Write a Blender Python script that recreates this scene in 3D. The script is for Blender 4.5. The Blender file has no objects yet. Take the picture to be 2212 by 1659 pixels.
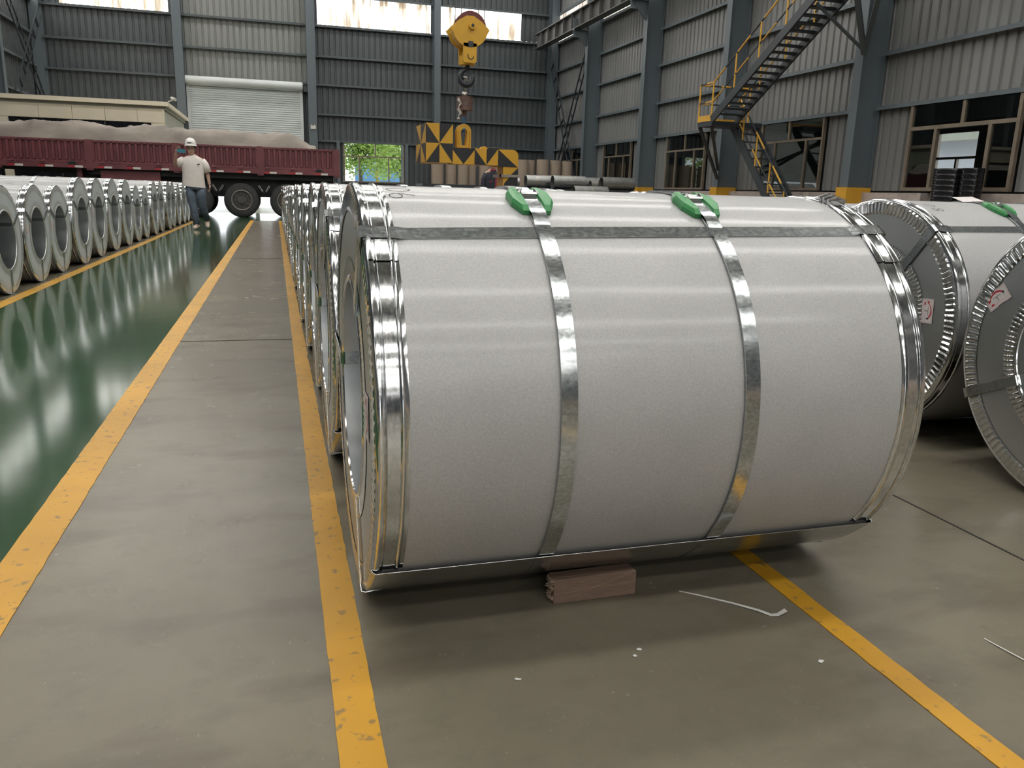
import bpy, bmesh, math, random
from mathutils import Vector, Matrix
random.seed(7)
scene = bpy.context.scene
COL = scene.collection
PI = math.pi
R = math.radians

# ------------------------------------------------------------------ camera, world, exposure
H = 0.93
YAW, PIT, ROL = 0.28808833, 0.23535776, -0.02784273
_f = Vector((math.sin(YAW)*math.cos(PIT), math.cos(YAW)*math.cos(PIT), -math.sin(PIT)))
_r = Vector((math.cos(YAW), -math.sin(YAW), 0))
_d = _f.cross(_r)
_rr = math.cos(ROL)*_r + math.sin(ROL)*_d
_dd = -math.sin(ROL)*_r + math.cos(ROL)*_d
cam_data = bpy.data.cameras.new('camera')
cam_data.sensor_width = 36.0
cam_data.lens = 1718.78/2212*36.0
cam_data.clip_start = 0.05
cam_data.clip_end = 300
cam = bpy.data.objects.new('camera', cam_data)
COL.objects.link(cam)
cam.matrix_world = Matrix(((_rr.x, -_dd.x, -_f.x, 0), (_rr.y, -_dd.y, -_f.y, 0), (_rr.z, -_dd.z, -_f.z, H), (0, 0, 0, 1)))
scene.camera = cam

world = bpy.data.worlds.new('world')
scene.world = world
world.use_nodes = True
_bg = world.node_tree.nodes['Background']
_bg.inputs['Color'].default_value = (0.93, 0.97, 1.0, 1)
_bg.inputs['Strength'].default_value = 2.4

scene.view_settings.view_transform = 'Standard'
scene.view_settings.look = 'None'
scene.view_settings.exposure = 0.0
scene.view_settings.gamma = 1.0
scene.view_settings.use_curve_mapping = False
scene.cycles.max_bounces = 8
scene.cycles.diffuse_bounces = 4
scene.cycles.glossy_bounces = 5
scene.cycles.transparent_max_bounces = 8
scene.cycles.sample_clamp_indirect = 6.0
scene.cycles.caustics_reflective = False
scene.cycles.caustics_refractive = False
scene.cycles.use_denoising = True

ROOF_L = 11.5      # radiance of the roof light strips
STRIP_L = 3.0     # radiance of the clerestory strips in the walls

# ------------------------------------------------------------------ materials
def new_mat(name):
    m = bpy.data.materials.new(name)
    m.use_nodes = True
    nt = m.node_tree
    return m, nt, nt.nodes, nt.links, nt.nodes['Principled BSDF']

def ramp(nodes, stops):
    n = nodes.new('ShaderNodeValToRGB')
    cr = n.color_ramp
    while len(cr.elements) < len(stops):
        cr.elements.new(0.5)
    for e, (p, c) in zip(cr.elements, stops):
        e.position = p
        e.color = (c[0], c[1], c[2], 1)
    return n

def mul(c, k):
    return tuple(min(1.0, v*k) for v in c)

def M(name, base, rough=0.5, metal=0.0, var=0.0, scale=8.0, stretch=(1, 1, 1), bump=0.0, bscale=None, rvar=0.0, detail=4, spec=0.5):
    m, nt, ns, lk, b = new_mat(name)
    b.inputs['Base Color'].default_value = (*base, 1)
    b.inputs['Roughness'].default_value = rough
    b.inputs['Metallic'].default_value = metal
    b.inputs['Specular IOR Level'].default_value = spec
    if var or bump or rvar:
        tc = ns.new('ShaderNodeTexCoord')
        mp = ns.new('ShaderNodeMapping')
        mp.inputs['Scale'].default_value = stretch
        lk.new(tc.outputs['Object'], mp.inputs['Vector'])
        nz = ns.new('ShaderNodeTexNoise')
        nz.inputs['Scale'].default_value = scale
        nz.inputs['Detail'].default_value = detail
        lk.new(mp.outputs['Vector'], nz.inputs['Vector'])
        if var:
            rp = ramp(ns, [(0.3, mul(base, 1-var)), (0.7, mul(base, 1+var))])
            lk.new(nz.outputs['Fac'], rp.inputs['Fac'])
            lk.new(rp.outputs['Color'], b.inputs['Base Color'])
        if rvar:
            mr = ns.new('ShaderNodeMapRange')
            mr.inputs['From Min'].default_value = 0.3
            mr.inputs['From Max'].default_value = 0.7
            mr.inputs['To Min'].default_value = max(0.02, rough-rvar)
            mr.inputs['To Max'].default_value = rough+rvar
            lk.new(nz.outputs['Fac'], mr.inputs['Value'])
            lk.new(mr.outputs['Result'], b.inputs['Roughness'])
        if bump:
            n2 = ns.new('ShaderNodeTexNoise')
            n2.inputs['Scale'].default_value = bscale or scale*4
            n2.inputs['Detail'].default_value = 3
            lk.new(mp.outputs['Vector'], n2.inputs['Vector'])
            bp = ns.new('ShaderNodeBump')
            bp.inputs['Strength'].default_value = bump
            bp.inputs['Distance'].default_value = 0.01
            lk.new(n2.outputs['Fac'], bp.inputs['Height'])
            lk.new(bp.outputs['Normal'], b.inputs['Normal'])
    return m

def mat_sheet():
    """satin galvanised wrapping sheet: fine spangle and slight waviness"""
    m, nt, ns, lk, b = new_mat('galvanised_sheet')
    b.inputs['Metallic'].default_value = 0.40
    tc = ns.new('ShaderNodeTexCoord')
    nz = ns.new('ShaderNodeTexNoise')
    nz.inputs['Scale'].default_value = 240
    nz.inputs['Detail'].default_value = 2
    lk.new(tc.outputs['Object'], nz.inputs['Vector'])
    n3 = ns.new('ShaderNodeTexNoise')
    n3.inputs['Scale'].default_value = 7
    n3.inputs['Detail'].default_value = 5
    lk.new(tc.outputs['Object'], n3.inputs['Vector'])
    ad = ns.new('ShaderNodeMath'); ad.operation = 'MULTIPLY_ADD'; ad.inputs[1].default_value = 0.3
    lk.new(n3.outputs['Fac'], ad.inputs[0]); lk.new(nz.outputs['Fac'], ad.inputs[2])
    hf = ns.new('ShaderNodeMath'); hf.operation = 'MULTIPLY'; hf.inputs[1].default_value = 0.77
    lk.new(ad.outputs[0], hf.inputs[0])
    rp = ramp(ns, [(0.34, (0.420, 0.423, 0.431)), (0.66, (0.515, 0.518, 0.522))])
    lk.new(hf.outputs[0], rp.inputs['Fac'])
    lk.new(rp.outputs['Color'], b.inputs['Base Color'])
    mr = ns.new('ShaderNodeMapRange')
    mr.inputs['From Min'].default_value = 0.3; mr.inputs['From Max'].default_value = 0.7
    mr.inputs['To Min'].default_value = 0.62; mr.inputs['To Max'].default_value = 0.70
    lk.new(nz.outputs['Fac'], mr.inputs['Value'])
    lk.new(mr.outputs['Result'], b.inputs['Roughness'])
    mp = ns.new('ShaderNodeMapping'); mp.inputs['Scale'].default_value = (2.2, 9, 9)
    lk.new(tc.outputs['Object'], mp.inputs['Vector'])
    n2 = ns.new('ShaderNodeTexNoise'); n2.inputs['Scale'].default_value = 1.0; n2.inputs['Detail'].default_value = 2
    lk.new(mp.outputs['Vector'], n2.inputs['Vector'])
    b.inputs['Coat Weight'].default_value = 0.35; b.inputs['Coat Roughness'].default_value = 0.13
    bp = ns.new('ShaderNodeBump'); bp.inputs['Strength'].default_value = 0.05; bp.inputs['Distance'].default_value = 0.02
    lk.new(n2.outputs['Fac'], bp.inputs['Height'])
    lk.new(bp.outputs['Normal'], b.inputs['Normal']); lk.new(bp.outputs['Normal'], b.inputs['Coat Normal'])
    return m

def mat_bright(name, lo, hi, rough, stretch=(1, 1, 1), scale=40, bump=0.08):
    """bright galvanised strip: mottled spangle, drawn scratches"""
    m, nt, ns, lk, b = new_mat(name)
    b.inputs['Metallic'].default_value = 1.0
    tc = ns.new('ShaderNodeTexCoord')
    mp = ns.new('ShaderNodeMapping'); mp.inputs['Scale'].default_value = stretch
    lk.new(tc.outputs['Object'], mp.inputs['Vector'])
    nz = ns.new('ShaderNodeTexNoise'); nz.inputs['Scale'].default_value = scale; nz.inputs['Detail'].default_value = 6
    nz.inputs['Roughness'].default_value = 0.65
    lk.new(mp.outputs['Vector'], nz.inputs['Vector'])
    rp = ramp(ns, [(0.34, lo), (0.68, hi)])
    lk.new(nz.outputs['Fac'], rp.inputs['Fac'])
    lk.new(rp.outputs['Color'], b.inputs['Base Color'])
    mr = ns.new('ShaderNodeMapRange')
    mr.inputs['From Min'].default_value = 0.35; mr.inputs['From Max'].default_value = 0.65
    mr.inputs['To Min'].default_value = max(0.03, rough-0.02); mr.inputs['To Max'].default_value = rough+0.03
    lk.new(nz.outputs['Fac'], mr.inputs['Value'])
    lk.new(mr.outputs['Result'], b.inputs['Roughness'])
    n2 = ns.new('ShaderNodeTexNoise'); n2.inputs['Scale'].default_value = 14; n2.inputs['Detail'].default_value = 2
    lk.new(mp.outputs['Vector'], n2.inputs['Vector'])
    bp = ns.new('ShaderNodeBump'); bp.inputs['Strength'].default_value = bump; bp.inputs['Distance'].default_value = 0.01
    lk.new(n2.outputs['Fac'], bp.inputs['Height'])
    lk.new(bp.outputs['Normal'], b.inputs['Normal'])
    return m

def mat_floor():
    """worn grey floor paint: stains, scuffs, short scratches"""
    m, nt, ns, lk, b = new_mat('floor_paint_grey')
    tc = ns.new('ShaderNodeTexCoord')
    def noise(scale, stretch=(1, 1, 1), det=5, ro=0.5):
        mp = ns.new('ShaderNodeMapping'); mp.inputs['Scale'].default_value = stretch
        lk.new(tc.outputs['Object'], mp.inputs['Vector'])
        n = ns.new('ShaderNodeTexNoise'); n.inputs['Scale'].default_value = scale
        n.inputs['Detail'].default_value = det; n.inputs['Roughness'].default_value = ro
        lk.new(mp.outputs['Vector'], n.inputs['Vector'])
        return n.outputs['Fac']
    def mix(fac, a, c, mode='MIX'):
        x = ns.new('ShaderNodeMix'); x.data_type = 'RGBA'; x.blend_type = mode
        for s, v in ((x.inputs[0], fac), (x.inputs[6], a), (x.inputs[7], c)):
            if isinstance(v, (int, float)): s.default_value = v
            elif isinstance(v, tuple): s.default_value = (*v, 1)
            else: lk.new(v, s)
        return x.outputs[2]
    def step(v, lo, hi, amt=1.0):
        r = ns.new('ShaderNodeMapRange')
        r.inputs['From Min'].default_value = lo; r.inputs['From Max'].default_value = hi
        r.inputs['To Max'].default_value = amt
        lk.new(v, r.inputs['Value']); return r.outputs['Result']
    col = mix(step(noise(1.3), 0.35, 0.65), (0.160, 0.142, 0.106), (0.200, 0.179, 0.134))
    col = mix(step(noise(2.2, (1, 2.5, 1)), 0.52, 0.70, 0.6), col, (0.100, 0.082, 0.064))      # brown oil stains
    col = mix(step(noise(9, (1, 1, 1), 8, 0.7), 0.50, 0.72, 0.35), col, (0.106, 0.107, 0.09))
    col = mix(step(noise(60, (1, 5, 1), 3), 0.68, 0.74, 0.5), col, (0.10, 0.09, 0.075))        # dark scuffs
    col = mix(step(noise(45, (6, 1, 1), 3), 0.70, 0.76, 0.45), col, (0.40, 0.38, 0.33))       # pale scratches
    lk.new(col, b.inputs['Base Color'])
    lk.new(step(noise(6), 0.3, 0.7, 1.0), b.inputs['Roughness'])
    rr = ns.new('ShaderNodeMapRange'); rr.inputs['To Min'].default_value = 0.19; rr.inputs['To Max'].default_value = 0.32
    b.inputs['Specular IOR Level'].default_value = 0.28
    lk.new(noise(6), rr.inputs['Value']); lk.new(rr.outputs['Result'], b.inputs['Roughness'])
    bp = ns.new('ShaderNodeBump'); bp.inputs['Strength'].default_value = 0.12; bp.inputs['Distance'].default_value = 0.003
    lk.new(noise(35), bp.inputs['Height']); lk.new(bp.outputs['Normal'], b.inputs['Normal'])
    return m

def mat_worn(name, base, dirt, rough, amount=0.62, scale=26, stretch=(1, 1, 1), wave=0.0):
    """floor coating with wear marks of its own"""
    m, nt, ns, lk, b = new_mat(name)
    tc = ns.new('ShaderNodeTexCoord')
    mp = ns.new('ShaderNodeMapping'); mp.inputs['Scale'].default_value = stretch
    lk.new(tc.outputs['Object'], mp.inputs['Vector'])
    n1 = ns.new('ShaderNodeTexNoise'); n1.inputs['Scale'].default_value = scale; n1.inputs['Detail'].default_value = 4
    n2 = ns.new('ShaderNodeTexNoise'); n2.inputs['Scale'].default_value = 2.1; n2.inputs['Detail'].default_value = 4
    lk.new(mp.outputs['Vector'], n1.inputs['Vector']); lk.new(mp.outputs['Vector'], n2.inputs['Vector'])
    r2 = ramp(ns, [(0.35, mul(base, 0.86)), (0.65, mul(base, 1.1))])
    lk.new(n2.outputs['Fac'], r2.inputs['Fac'])
    mr = ns.new('ShaderNodeMapRange')
    mr.inputs['From Min'].default_value = amount; mr.inputs['From Max'].default_value = amount+0.07
    mr.inputs['To Max'].default_value = 0.75
    lk.new(n1.outputs['Fac'], mr.inputs['Value'])
    x = ns.new('ShaderNodeMix'); x.data_type = 'RGBA'
    lk.new(mr.outputs['Result'], x.inputs[0]); lk.new(r2.outputs['Color'], x.inputs[6])
    x.inputs[7].default_value = (*dirt, 1)
    lk.new(x.outputs[2], b.inputs['Base Color'])
    b.inputs['Roughness'].default_value = rough
    if wave:
        n3 = ns.new('ShaderNodeTexNoise'); n3.inputs['Scale'].default_value = 3.0; n3.inputs['Detail'].default_value = 2
        lk.new(tc.outputs['Object'], n3.inputs['Vector'])
        bp = ns.new('ShaderNodeBump'); bp.inputs['Strength'].default_value = wave; bp.inputs['Distance'].default_value = 0.01
        lk.new(n3.outputs['Fac'], bp.inputs['Height']); lk.new(bp.outputs['Normal'], b.inputs['Normal'])
    return m

def mat_lit_sheet(name, power, soft=False):
    """weathered translucent corrugated sheet lit by the sky behind it: white with tan streaks"""
    m, nt, ns, lk, b = new_mat(name)
    tc = ns.new('ShaderNodeTexCoord')
    mp = ns.new('ShaderNodeMapping')
    mp.inputs['Scale'].default_value = (1, 1, 0.12)
    lk.new(tc.outputs['Object'], mp.inputs['Vector'])
    nz = ns.new('ShaderNodeTexNoise'); nz.inputs['Scale'].default_value = 5.0; nz.inputs['Detail'].default_value = 5
    lk.new(mp.outputs['Vector'], nz.inputs['Vector'])
    rp = ramp(ns, [(0.34, (0.34, 0.27, 0.19)), (0.45, (0.74, 0.66, 0.55)), (0.58, (0.97, 0.92, 0.85))] if soft else [(0.34, (0.13, 0.09, 0.055)), (0.43, (0.28, 0.235, 0.175)), (0.52, (0.97, 0.96, 0.94))])
    lk.new(nz.outputs['Fac'], rp.inputs['Fac'])
    b.inputs['Base Color'].default_value = (0.5, 0.5, 0.48, 1)
    lk.new(rp.outputs['Color'], b.inputs['Emission Color'])
    b.inputs['Emission Strength'].default_value = power
    return m

def mat_emit(name, col, power):
    m, nt, ns, lk, b = new_mat(name)
    b.inputs['Base Color'].default_value = (*col, 1)
    b.inputs['Emission Color'].default_value = (*col, 1)
    b.inputs['Emission Strength'].default_value = power
    return m

def mat_glass(name, tint=(0.75, 0.8, 0.8), refl=1.0):
    m = bpy.data.materials.new(name); m.use_nodes = True
    nt = m.node_tree; ns = nt.nodes; lk = nt.links
    ns.clear()
    out = ns.new('ShaderNodeOutputMaterial')
    mx = ns.new('ShaderNodeMixShader'); fr = ns.new('ShaderNodeFresnel'); fr.inputs['IOR'].default_value = 1.5
    ge = ns.new('ShaderNodeNewGeometry'); mr = ns.new('ShaderNodeMapRange')   # same reflectance on both faces of the pane
    mr.inputs['To Min'].default_value = 1.5; mr.inputs['To Max'].default_value = 1/1.5
    lk.new(ge.outputs['Backfacing'], mr.inputs['Value']); lk.new(mr.outputs['Result'], fr.inputs['IOR'])
    tr = ns.new('ShaderNodeBsdfTransparent'); tr.inputs['Color'].default_value = (*tint, 1)
    gl = ns.new('ShaderNodeBsdfGlossy'); gl.inputs['Roughness'].default_value = 0.02
    gl.inputs['Color'].default_value = (refl, refl, refl, 1)
    lk.new(fr.outputs[0], mx.inputs[0]); lk.new(tr.outputs[0], mx.inputs[1]); lk.new(gl.outputs[0], mx.inputs[2])
    lk.new(mx.outputs[0], out.inputs['Surface'])
    return m

MAT = {}
MAT['sheet'] = mat_sheet()
MAT['ring'] = mat_bright('edge_ring_metal', (0.62, 0.64, 0.66), (0.84, 0.85, 0.86), 0.11, (1, 0.5, 0.5), 170, 0.003)
MAT['strap'] = mat_bright('strap_metal', (0.45, 0.49, 0.51), (0.74, 0.77, 0.79), 0.16, (0.6, 1, 1), 150, 0.003)
MAT['plate'] = M('end_plate_metal', (0.60, 0.62, 0.63), 0.36, 1.0, 0.06, 3, rvar=0.05, bump=0.03, bscale=5)
MAT['bore'] = M('bore_metal', (0.66, 0.69, 0.71), 0.30, 1.0, 0.10, 6, (0.3, 1, 1), 0.05, 9)
MAT['flange'] = M('row_flange_metal', (0.72, 0.75, 0.74), 0.36, 0.7, 0.08, 6, bump=0.03, bscale=8)
MAT['row_plate'] = M('row_plate_metal', (0.66, 0.71, 0.73), 0.42, 0.30, 0.06, 3)
MAT['seal'] = M('seal_metal', (0.55, 0.55, 0.56), 0.22, 1.0, 0.2, 30)
MAT['green_plastic'] = M('green_plastic', (0.045, 0.27, 0.085), 0.38, 0, 0.08, 20)
MAT['marker'] = M('marker_ink', (0.015, 0.015, 0.02), 0.6)
MAT['paper'] = M('label_paper', (0.72, 0.68, 0.68), 0.55, 0, 0.04, 20)
MAT['red_print'] = M('red_print', (0.55, 0.02, 0.04), 0.5)
MAT['black_print'] = M('black_print', (0.02, 0.02, 0.025), 0.5)
MAT['floor'] = mat_floor()
MAT['green_floor'] = mat_worn('green_epoxy', (0.030, 0.074, 0.032), (0.056, 0.10, 0.055), 0.10, 0.66, 12, (1, 1, 1), 0.03)
MAT['yellow_line'] = mat_worn('yellow_floor_paint', (0.58, 0.300, 0.020), (0.18, 0.13, 0.065), 0.46, 0.60, 34, (1, 1, 1))
MAT['joint'] = M('floor_joint', (0.06, 0.055, 0.05), 0.8)
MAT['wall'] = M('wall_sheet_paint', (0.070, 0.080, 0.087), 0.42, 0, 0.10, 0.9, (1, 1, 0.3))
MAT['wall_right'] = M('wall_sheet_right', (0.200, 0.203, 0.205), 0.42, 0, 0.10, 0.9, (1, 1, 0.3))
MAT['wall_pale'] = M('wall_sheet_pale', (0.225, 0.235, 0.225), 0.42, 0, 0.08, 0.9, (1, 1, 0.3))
MAT['steel_paint'] = M('steelwork_paint', (0.108, 0.132, 0.150), 0.45, 0, 0.10, 1.2, (1, 1, 0.3))
MAT['girt'] = M('girt_paint', (0.075, 0.090, 0.100), 0.5, 0, 0.10, 1.2)
MAT['steel_dark'] = M('steelwork_dark', (0.035, 0.042, 0.05), 0.45, 0, 0.15, 3)
MAT['crane_beam'] = M('crane_beam_paint', (0.10, 0.10, 0.10), 0.5, 0, 0.15, 2)
MAT['ceiling'] = M('ceiling_sheet', (0.40, 0.41, 0.41), 0.6, 0, 0.06, 0.5)
MAT['plinth'] = M('plinth_render', (0.42, 0.36, 0.33), 0.85, 0, 0.18, 5, bump=0.2, bscale=30)
MAT['guard'] = M('guard_yellow', (0.62, 0.33, 0.03), 0.5, 0, 0.12, 3)
MAT['rail_yellow'] = M('rail_yellow', (0.66, 0.37, 0.05), 0.45, 0, 0.08, 5)
MAT['frame_bronze'] = M('window_frame_bronze', (0.20, 0.165, 0.125), 0.45, 0.2, 0.15, 4)
MAT['glass'] = mat_glass('window_glass', (0.62, 0.68, 0.68))
MAT['glass_clear'] = mat_glass('window_glass_clear', (0.93, 0.96, 0.96))
MAT['shutter'] = M('shutter_grey', (0.64, 0.68, 0.68), 0.45, 0.0, 0.06, 1.5)
MAT['lit_back'] = mat_lit_sheet('clerestory_sheet', STRIP_L)
MAT['lit_right'] = mat_lit_sheet('clerestory_sheet_right', STRIP_L*0.36, True)
MAT['roof_light'] = mat_emit('roof_light_sheet', (1.0, 0.97, 0.91), ROOF_L)
MAT['cream'] = M('cream_panel', (0.86, 0.77, 0.60), 0.55, 0, 0.05, 1.2)
MAT['hut_grey'] = M('hut_side_render', (0.45, 0.46, 0.38), 0.8, 0, 0.06, 2)
MAT['truck_red'] = M('truck_red_paint', (0.165, 0.046, 0.055), 0.5, 0, 0.22, 1.8, bump=0.05)
MAT['truck_dark'] = M('truck_chassis', (0.022, 0.022, 0.026), 0.6, 0, 0.3, 3)
MAT['tyre'] = M('tyre_rubber', (0.040, 0.040, 0.042), 0.75, 0, 0.15, 9)
MAT['rim'] = M('wheel_rim', (0.09, 0.085, 0.085), 0.5, 0.3, 0.25, 12)
MAT['rim_edge'] = M('wheel_rim_edge', (0.24, 0.22, 0.20), 0.45, 0.4, 0.2, 12)
MAT['reflect_white'] = M('reflector_white', (0.70, 0.68, 0.66), 0.4)
MAT['reflect_red'] = M('reflector_red', (0.50, 0.03, 0.04), 0.35)
MAT['tarp'] = M('tarpaulin', (0.265, 0.228, 0.198), 0.62, 0, 0.30, 1.0, (1, 1, 2.5), 0.35, 6)
MAT['hazard_yellow'] = M('hazard_yellow', (0.60, 0.33, 0.03), 0.42, 0, 0.08, 4)
MAT['hazard_black'] = M('hazard_black', (0.018, 0.020, 0.024), 0.40, 0, 0.2, 6)
MAT['block_yellow'] = M('hoist_yellow', (0.63, 0.35, 0.025), 0.38, 0, 0.07, 6)
MAT['sheave_red'] = M('sheave_red', (0.13, 0.028, 0.028), 0.5, 0, 0.2, 12)
MAT['hook_black'] = M('hook_black', (0.022, 0.026, 0.034), 0.42, 0.2, 0.2, 14)
MAT['bare_steel'] = M('bare_steel', (0.45, 0.43, 0.40), 0.35, 1.0, 0.2, 30)
MAT['cell_brown'] = M('load_cell_rust', (0.125, 0.072, 0.060), 0.6, 0.1, 0.3, 18)
MAT['hook_blue'] = M('hook_blue', (0.06, 0.17, 0.32), 0.45, 0, 0.2, 20)
MAT['rope'] = M('wire_rope', (0.10, 0.10, 0.10), 0.5, 0.5)
MAT['rag'] = M('cloth_rag', (0.45, 0.42, 0.38), 0.9, 0, 0.2, 20)
MAT['card'] = M('cardboard_core', (0.335, 0.268, 0.215), 0.8, 0, 0.08, 5, (1, 1, 0.2))
MAT['sleeve'] = M('steel_sleeve', (0.36, 0.37, 0.36), 0.32, 0.85, 0.15, 5)
MAT['black_gloss'] = M('black_gloss_band', (0.012, 0.013, 0.016), 0.09, 0.1, 0.3, 9)
MAT['wood'] = M('hardwood_block', (0.200, 0.132, 0.098), 0.62, 0, 0.13, 9, (1.2, 9, 9), 0.30, 40)
MAT['wood_torn'] = M('torn_wood', (0.36, 0.27, 0.20), 0.8, 0, 0.35, 60)
MAT['offcut'] = M('strip_offcut', (0.78, 0.78, 0.76), 0.40, 0.15)
MAT['skin'] = M('skin', (0.46, 0.29, 0.22), 0.55, 0, 0.04, 10)
MAT['hair'] = M('hair_black', (0.015, 0.013, 0.012), 0.5)
MAT['tshirt'] = M('white_cotton', (0.80, 0.745, 0.71), 0.85, 0, 0.04, 14, bump=0.25, bscale=9)
MAT['denim'] = M('denim', (0.085, 0.112, 0.150), 0.85, 0, 0.30, 7, bump=0.2, bscale=14)
MAT['shoe'] = M('beige_shoe', (0.60, 0.50, 0.41), 0.7, 0, 0.08, 15)
MAT['helmet'] = M('white_helmet', (0.85, 0.83, 0.81), 0.32)
MAT['phone'] = M('phone_teal', (0.03, 0.20, 0.28), 0.3)
MAT['jacket'] = M('navy_jacket', (0.020, 0.023, 0.036), 0.8, 0, 0.2, 10)
MAT['jacket_red'] = M('jacket_red_trim', (0.36, 0.03, 0.06), 0.7)
MAT['white_plastic'] = M('white_plastic', (0.62, 0.61, 0.57), 0.45)
MAT['yard'] = M('yard_concrete', (0.62, 0.61, 0.62), 0.8, 0, 0.05, 1)
MAT['leaf'] = M('leaf_green', (0.36, 0.50, 0.10), 0.55, 0, 0.35, 1.5)
MAT['bark'] = M('tree_bark', (0.13, 0.135, 0.105), 0.85, 0, 0.2, 8)
MAT['blue_panel'] = M('blue_hoarding', (0.14, 0.30, 0.52), 0.5, 0, 0.08, 1.2)
MAT['pole_grey'] = M('pole_grey', (0.10, 0.12, 0.13), 0.5)
MAT['white_wall'] = M('white_building_wall', (0.62, 0.63, 0.66), 0.7, 0, 0.03, 1)
MAT['awning'] = M('orange_awning', (0.60, 0.20, 0.07), 0.6)
MAT['annex'] = M('annex_render', (0.16, 0.165, 0.17), 0.7, 0, 0.06, 1)

# ------------------------------------------------------------------ mesh helpers
class MB:
    def __init__(s):
        s.v = []; s.f = []; s.m = []
    def face(s, idx, m=0):
        s.f.append(tuple(idx)); s.m.append(m)
    def add(s, verts, faces, m=0):
        o = len(s.v)
        s.v += [tuple(p) for p in verts]
        for f in faces:
            s.f.append(tuple(i+o for i in f)); s.m.append(m)
    def box(s, lo, hi, m=0):
        x0, y0, z0 = lo; x1, y1, z1 = hi
        s.add([(x0, y0, z0), (x1, y0, z0), (x1, y1, z0), (x0, y1, z0), (x0, y0, z1), (x1, y0, z1), (x1, y1, z1), (x0, y1, z1)],
              [(0, 3, 2, 1), (4, 5, 6, 7), (0, 1, 5, 4), (1, 2, 6, 5), (2, 3, 7, 6), (3, 0, 4, 7)], m)
    def bar(s, a, b, w, h, up=(0, 0, 1), m=0):
        a = Vector(a); b = Vector(b); d = (b-a).normalized(); up = Vector(up)
        if abs(d.dot(up)) > 0.98: up = Vector((0, 1, 0))
        sx = d.cross(up).normalized()*(w/2); sy = sx.cross(d).normalized()*(h/2)
        vs = [p+i*sx+j*sy for p in (a, b) for i, j in ((-1, -1), (1, -1), (1, 1), (-1, 1))]
        s.add(vs, [(0, 1, 2, 3), (7, 6, 5, 4), (0, 4, 5, 1), (1, 5, 6, 2), (2, 6, 7, 3), (3, 7, 4, 0)], m)
    def tube(s, pts, rad, n=8, m=0, caps=True, flat=(1, 1)):
        pts = [Vector(p) for p in pts]
        if not isinstance(rad, (list, tuple)): rad = [rad]*len(pts)
        o = len(s.v)
        prev = None
        for i, p in enumerate(pts):
            d = (pts[min(i+1, len(pts)-1)]-pts[max(i-1, 0)]).normalized()
            if prev is None:
                u = Vector((0, 0, 1)) if abs(d.z) < 0.9 else Vector((1, 0, 0))
                u = (u-d*u.dot(d)).normalized()
            else:
                u = (prev-d*prev.dot(d)).normalized()
            prev = u
            w = d.cross(u)
            for k in range(n):
                a = 2*PI*k/n
                s.v.append(tuple(p+u*(rad[i]*math.cos(a)*flat[0])+w*(rad[i]*math.sin(a)*flat[1])))
        for i in range(len(pts)-1):
            for k in range(n):
                k2 = (k+1) % n
                s.face((o+i*n+k, o+i*n+k2, o+(i+1)*n+k2, o+(i+1)*n+k), m)
        if caps:
            s.face([o+k for k in range(n)][::-1], m)
            s.face([o+(len(pts)-1)*n+k for k in range(n)], m)
    def cyl(s, a, b, r, n=16, m=0, r2=None):
        s.tube([a, b], [r, r if r2 is None else r2], n, m)
    def rings(s, rings, m=0, cap0=True, cap1=True, closed=True):
        """loft through rings of equal vertex count"""
        o = len(s.v); n = len(rings[0])
        for r in rings: s.v += [tuple(p) for p in r]
        for i in range(len(rings)-1):
            for k in range(n if closed else n-1):
                k2 = (k+1) % n
                s.face((o+i*n+k, o+i*n+k2, o+(i+1)*n+k2, o+(i+1)*n+k), m)
        if cap0: s.face([o+k for k in range(n)][::-1], m)
        if cap1: s.face([o+(len(rings)-1)*n+k for k in range(n)], m)
    def prism(s, poly, y0, y1, m=0, mf=None):
        """polygon in XZ extruded along Y"""
        n = len(poly)
        vs = [(x, y0, z) for x, z in poly]+[(x, y1, z) for x, z in poly]
        o = len(s.v); s.v += vs
        s.face([o+i for i in range(n)], m if mf is None else mf)
        s.face([o+n+i for i in range(n)][::-1], m)
        for i in range(n):
            j = (i+1) % n
            s.face((o+i, o+n+i, o+n+j, o+j), m)
    def build(s, name, mats, parent=None, smooth=False, loc=None, fix=True, angle=None):
        me = bpy.data.meshes.new(name)
        me.from_pydata(s.v, [], s.f)
        if not isinstance(mats, (list, tuple)): mats = [mats]
        for m in mats: me.materials.append(MAT[m] if isinstance(m, str) else m)
        me.polygons.foreach_set('material_index', s.m)
        if fix:
            bm = bmesh.new(); bm.from_mesh(me)
            bmesh.ops.recalc_face_normals(bm, faces=bm.faces)
            bm.to_mesh(me); bm.free()
        if smooth:
            me.polygons.foreach_set('use_smooth', [True]*len(me.polygons))
            if angle is not None:
                me.set_sharp_from_angle(angle=R(angle))
        me.update()
        o = bpy.data.objects.new(name, me)
        COL.objects.link(o)
        if parent: o.parent = parent
        if loc: o.location = loc
        return o

def thing(name, label, cat, loc=(0, 0, 0), rz=0, group=None):
    o = bpy.data.objects.new(name, None)
    COL.objects.link(o)
    o.empty_display_size = 0.1
    o.location = loc; o.rotation_euler = (0, 0, rz)
    o['label'] = label; o['category'] = cat
    if group: o['group'] = group
    return o

def tag(o, label, cat, group=None):
    o['label'] = label; o['category'] = cat
    if group: o['group'] = group
    return o

def structure(o):
    o['kind'] = 'structure'
    return o

def struct_root(name, loc=(0, 0, 0)):
    o = bpy.data.objects.new(name, None)
    COL.objects.link(o); o.location = loc; o['kind'] = 'structure'
    return o

def stuff(o):
    o['kind'] = 'stuff'
    return o

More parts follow.
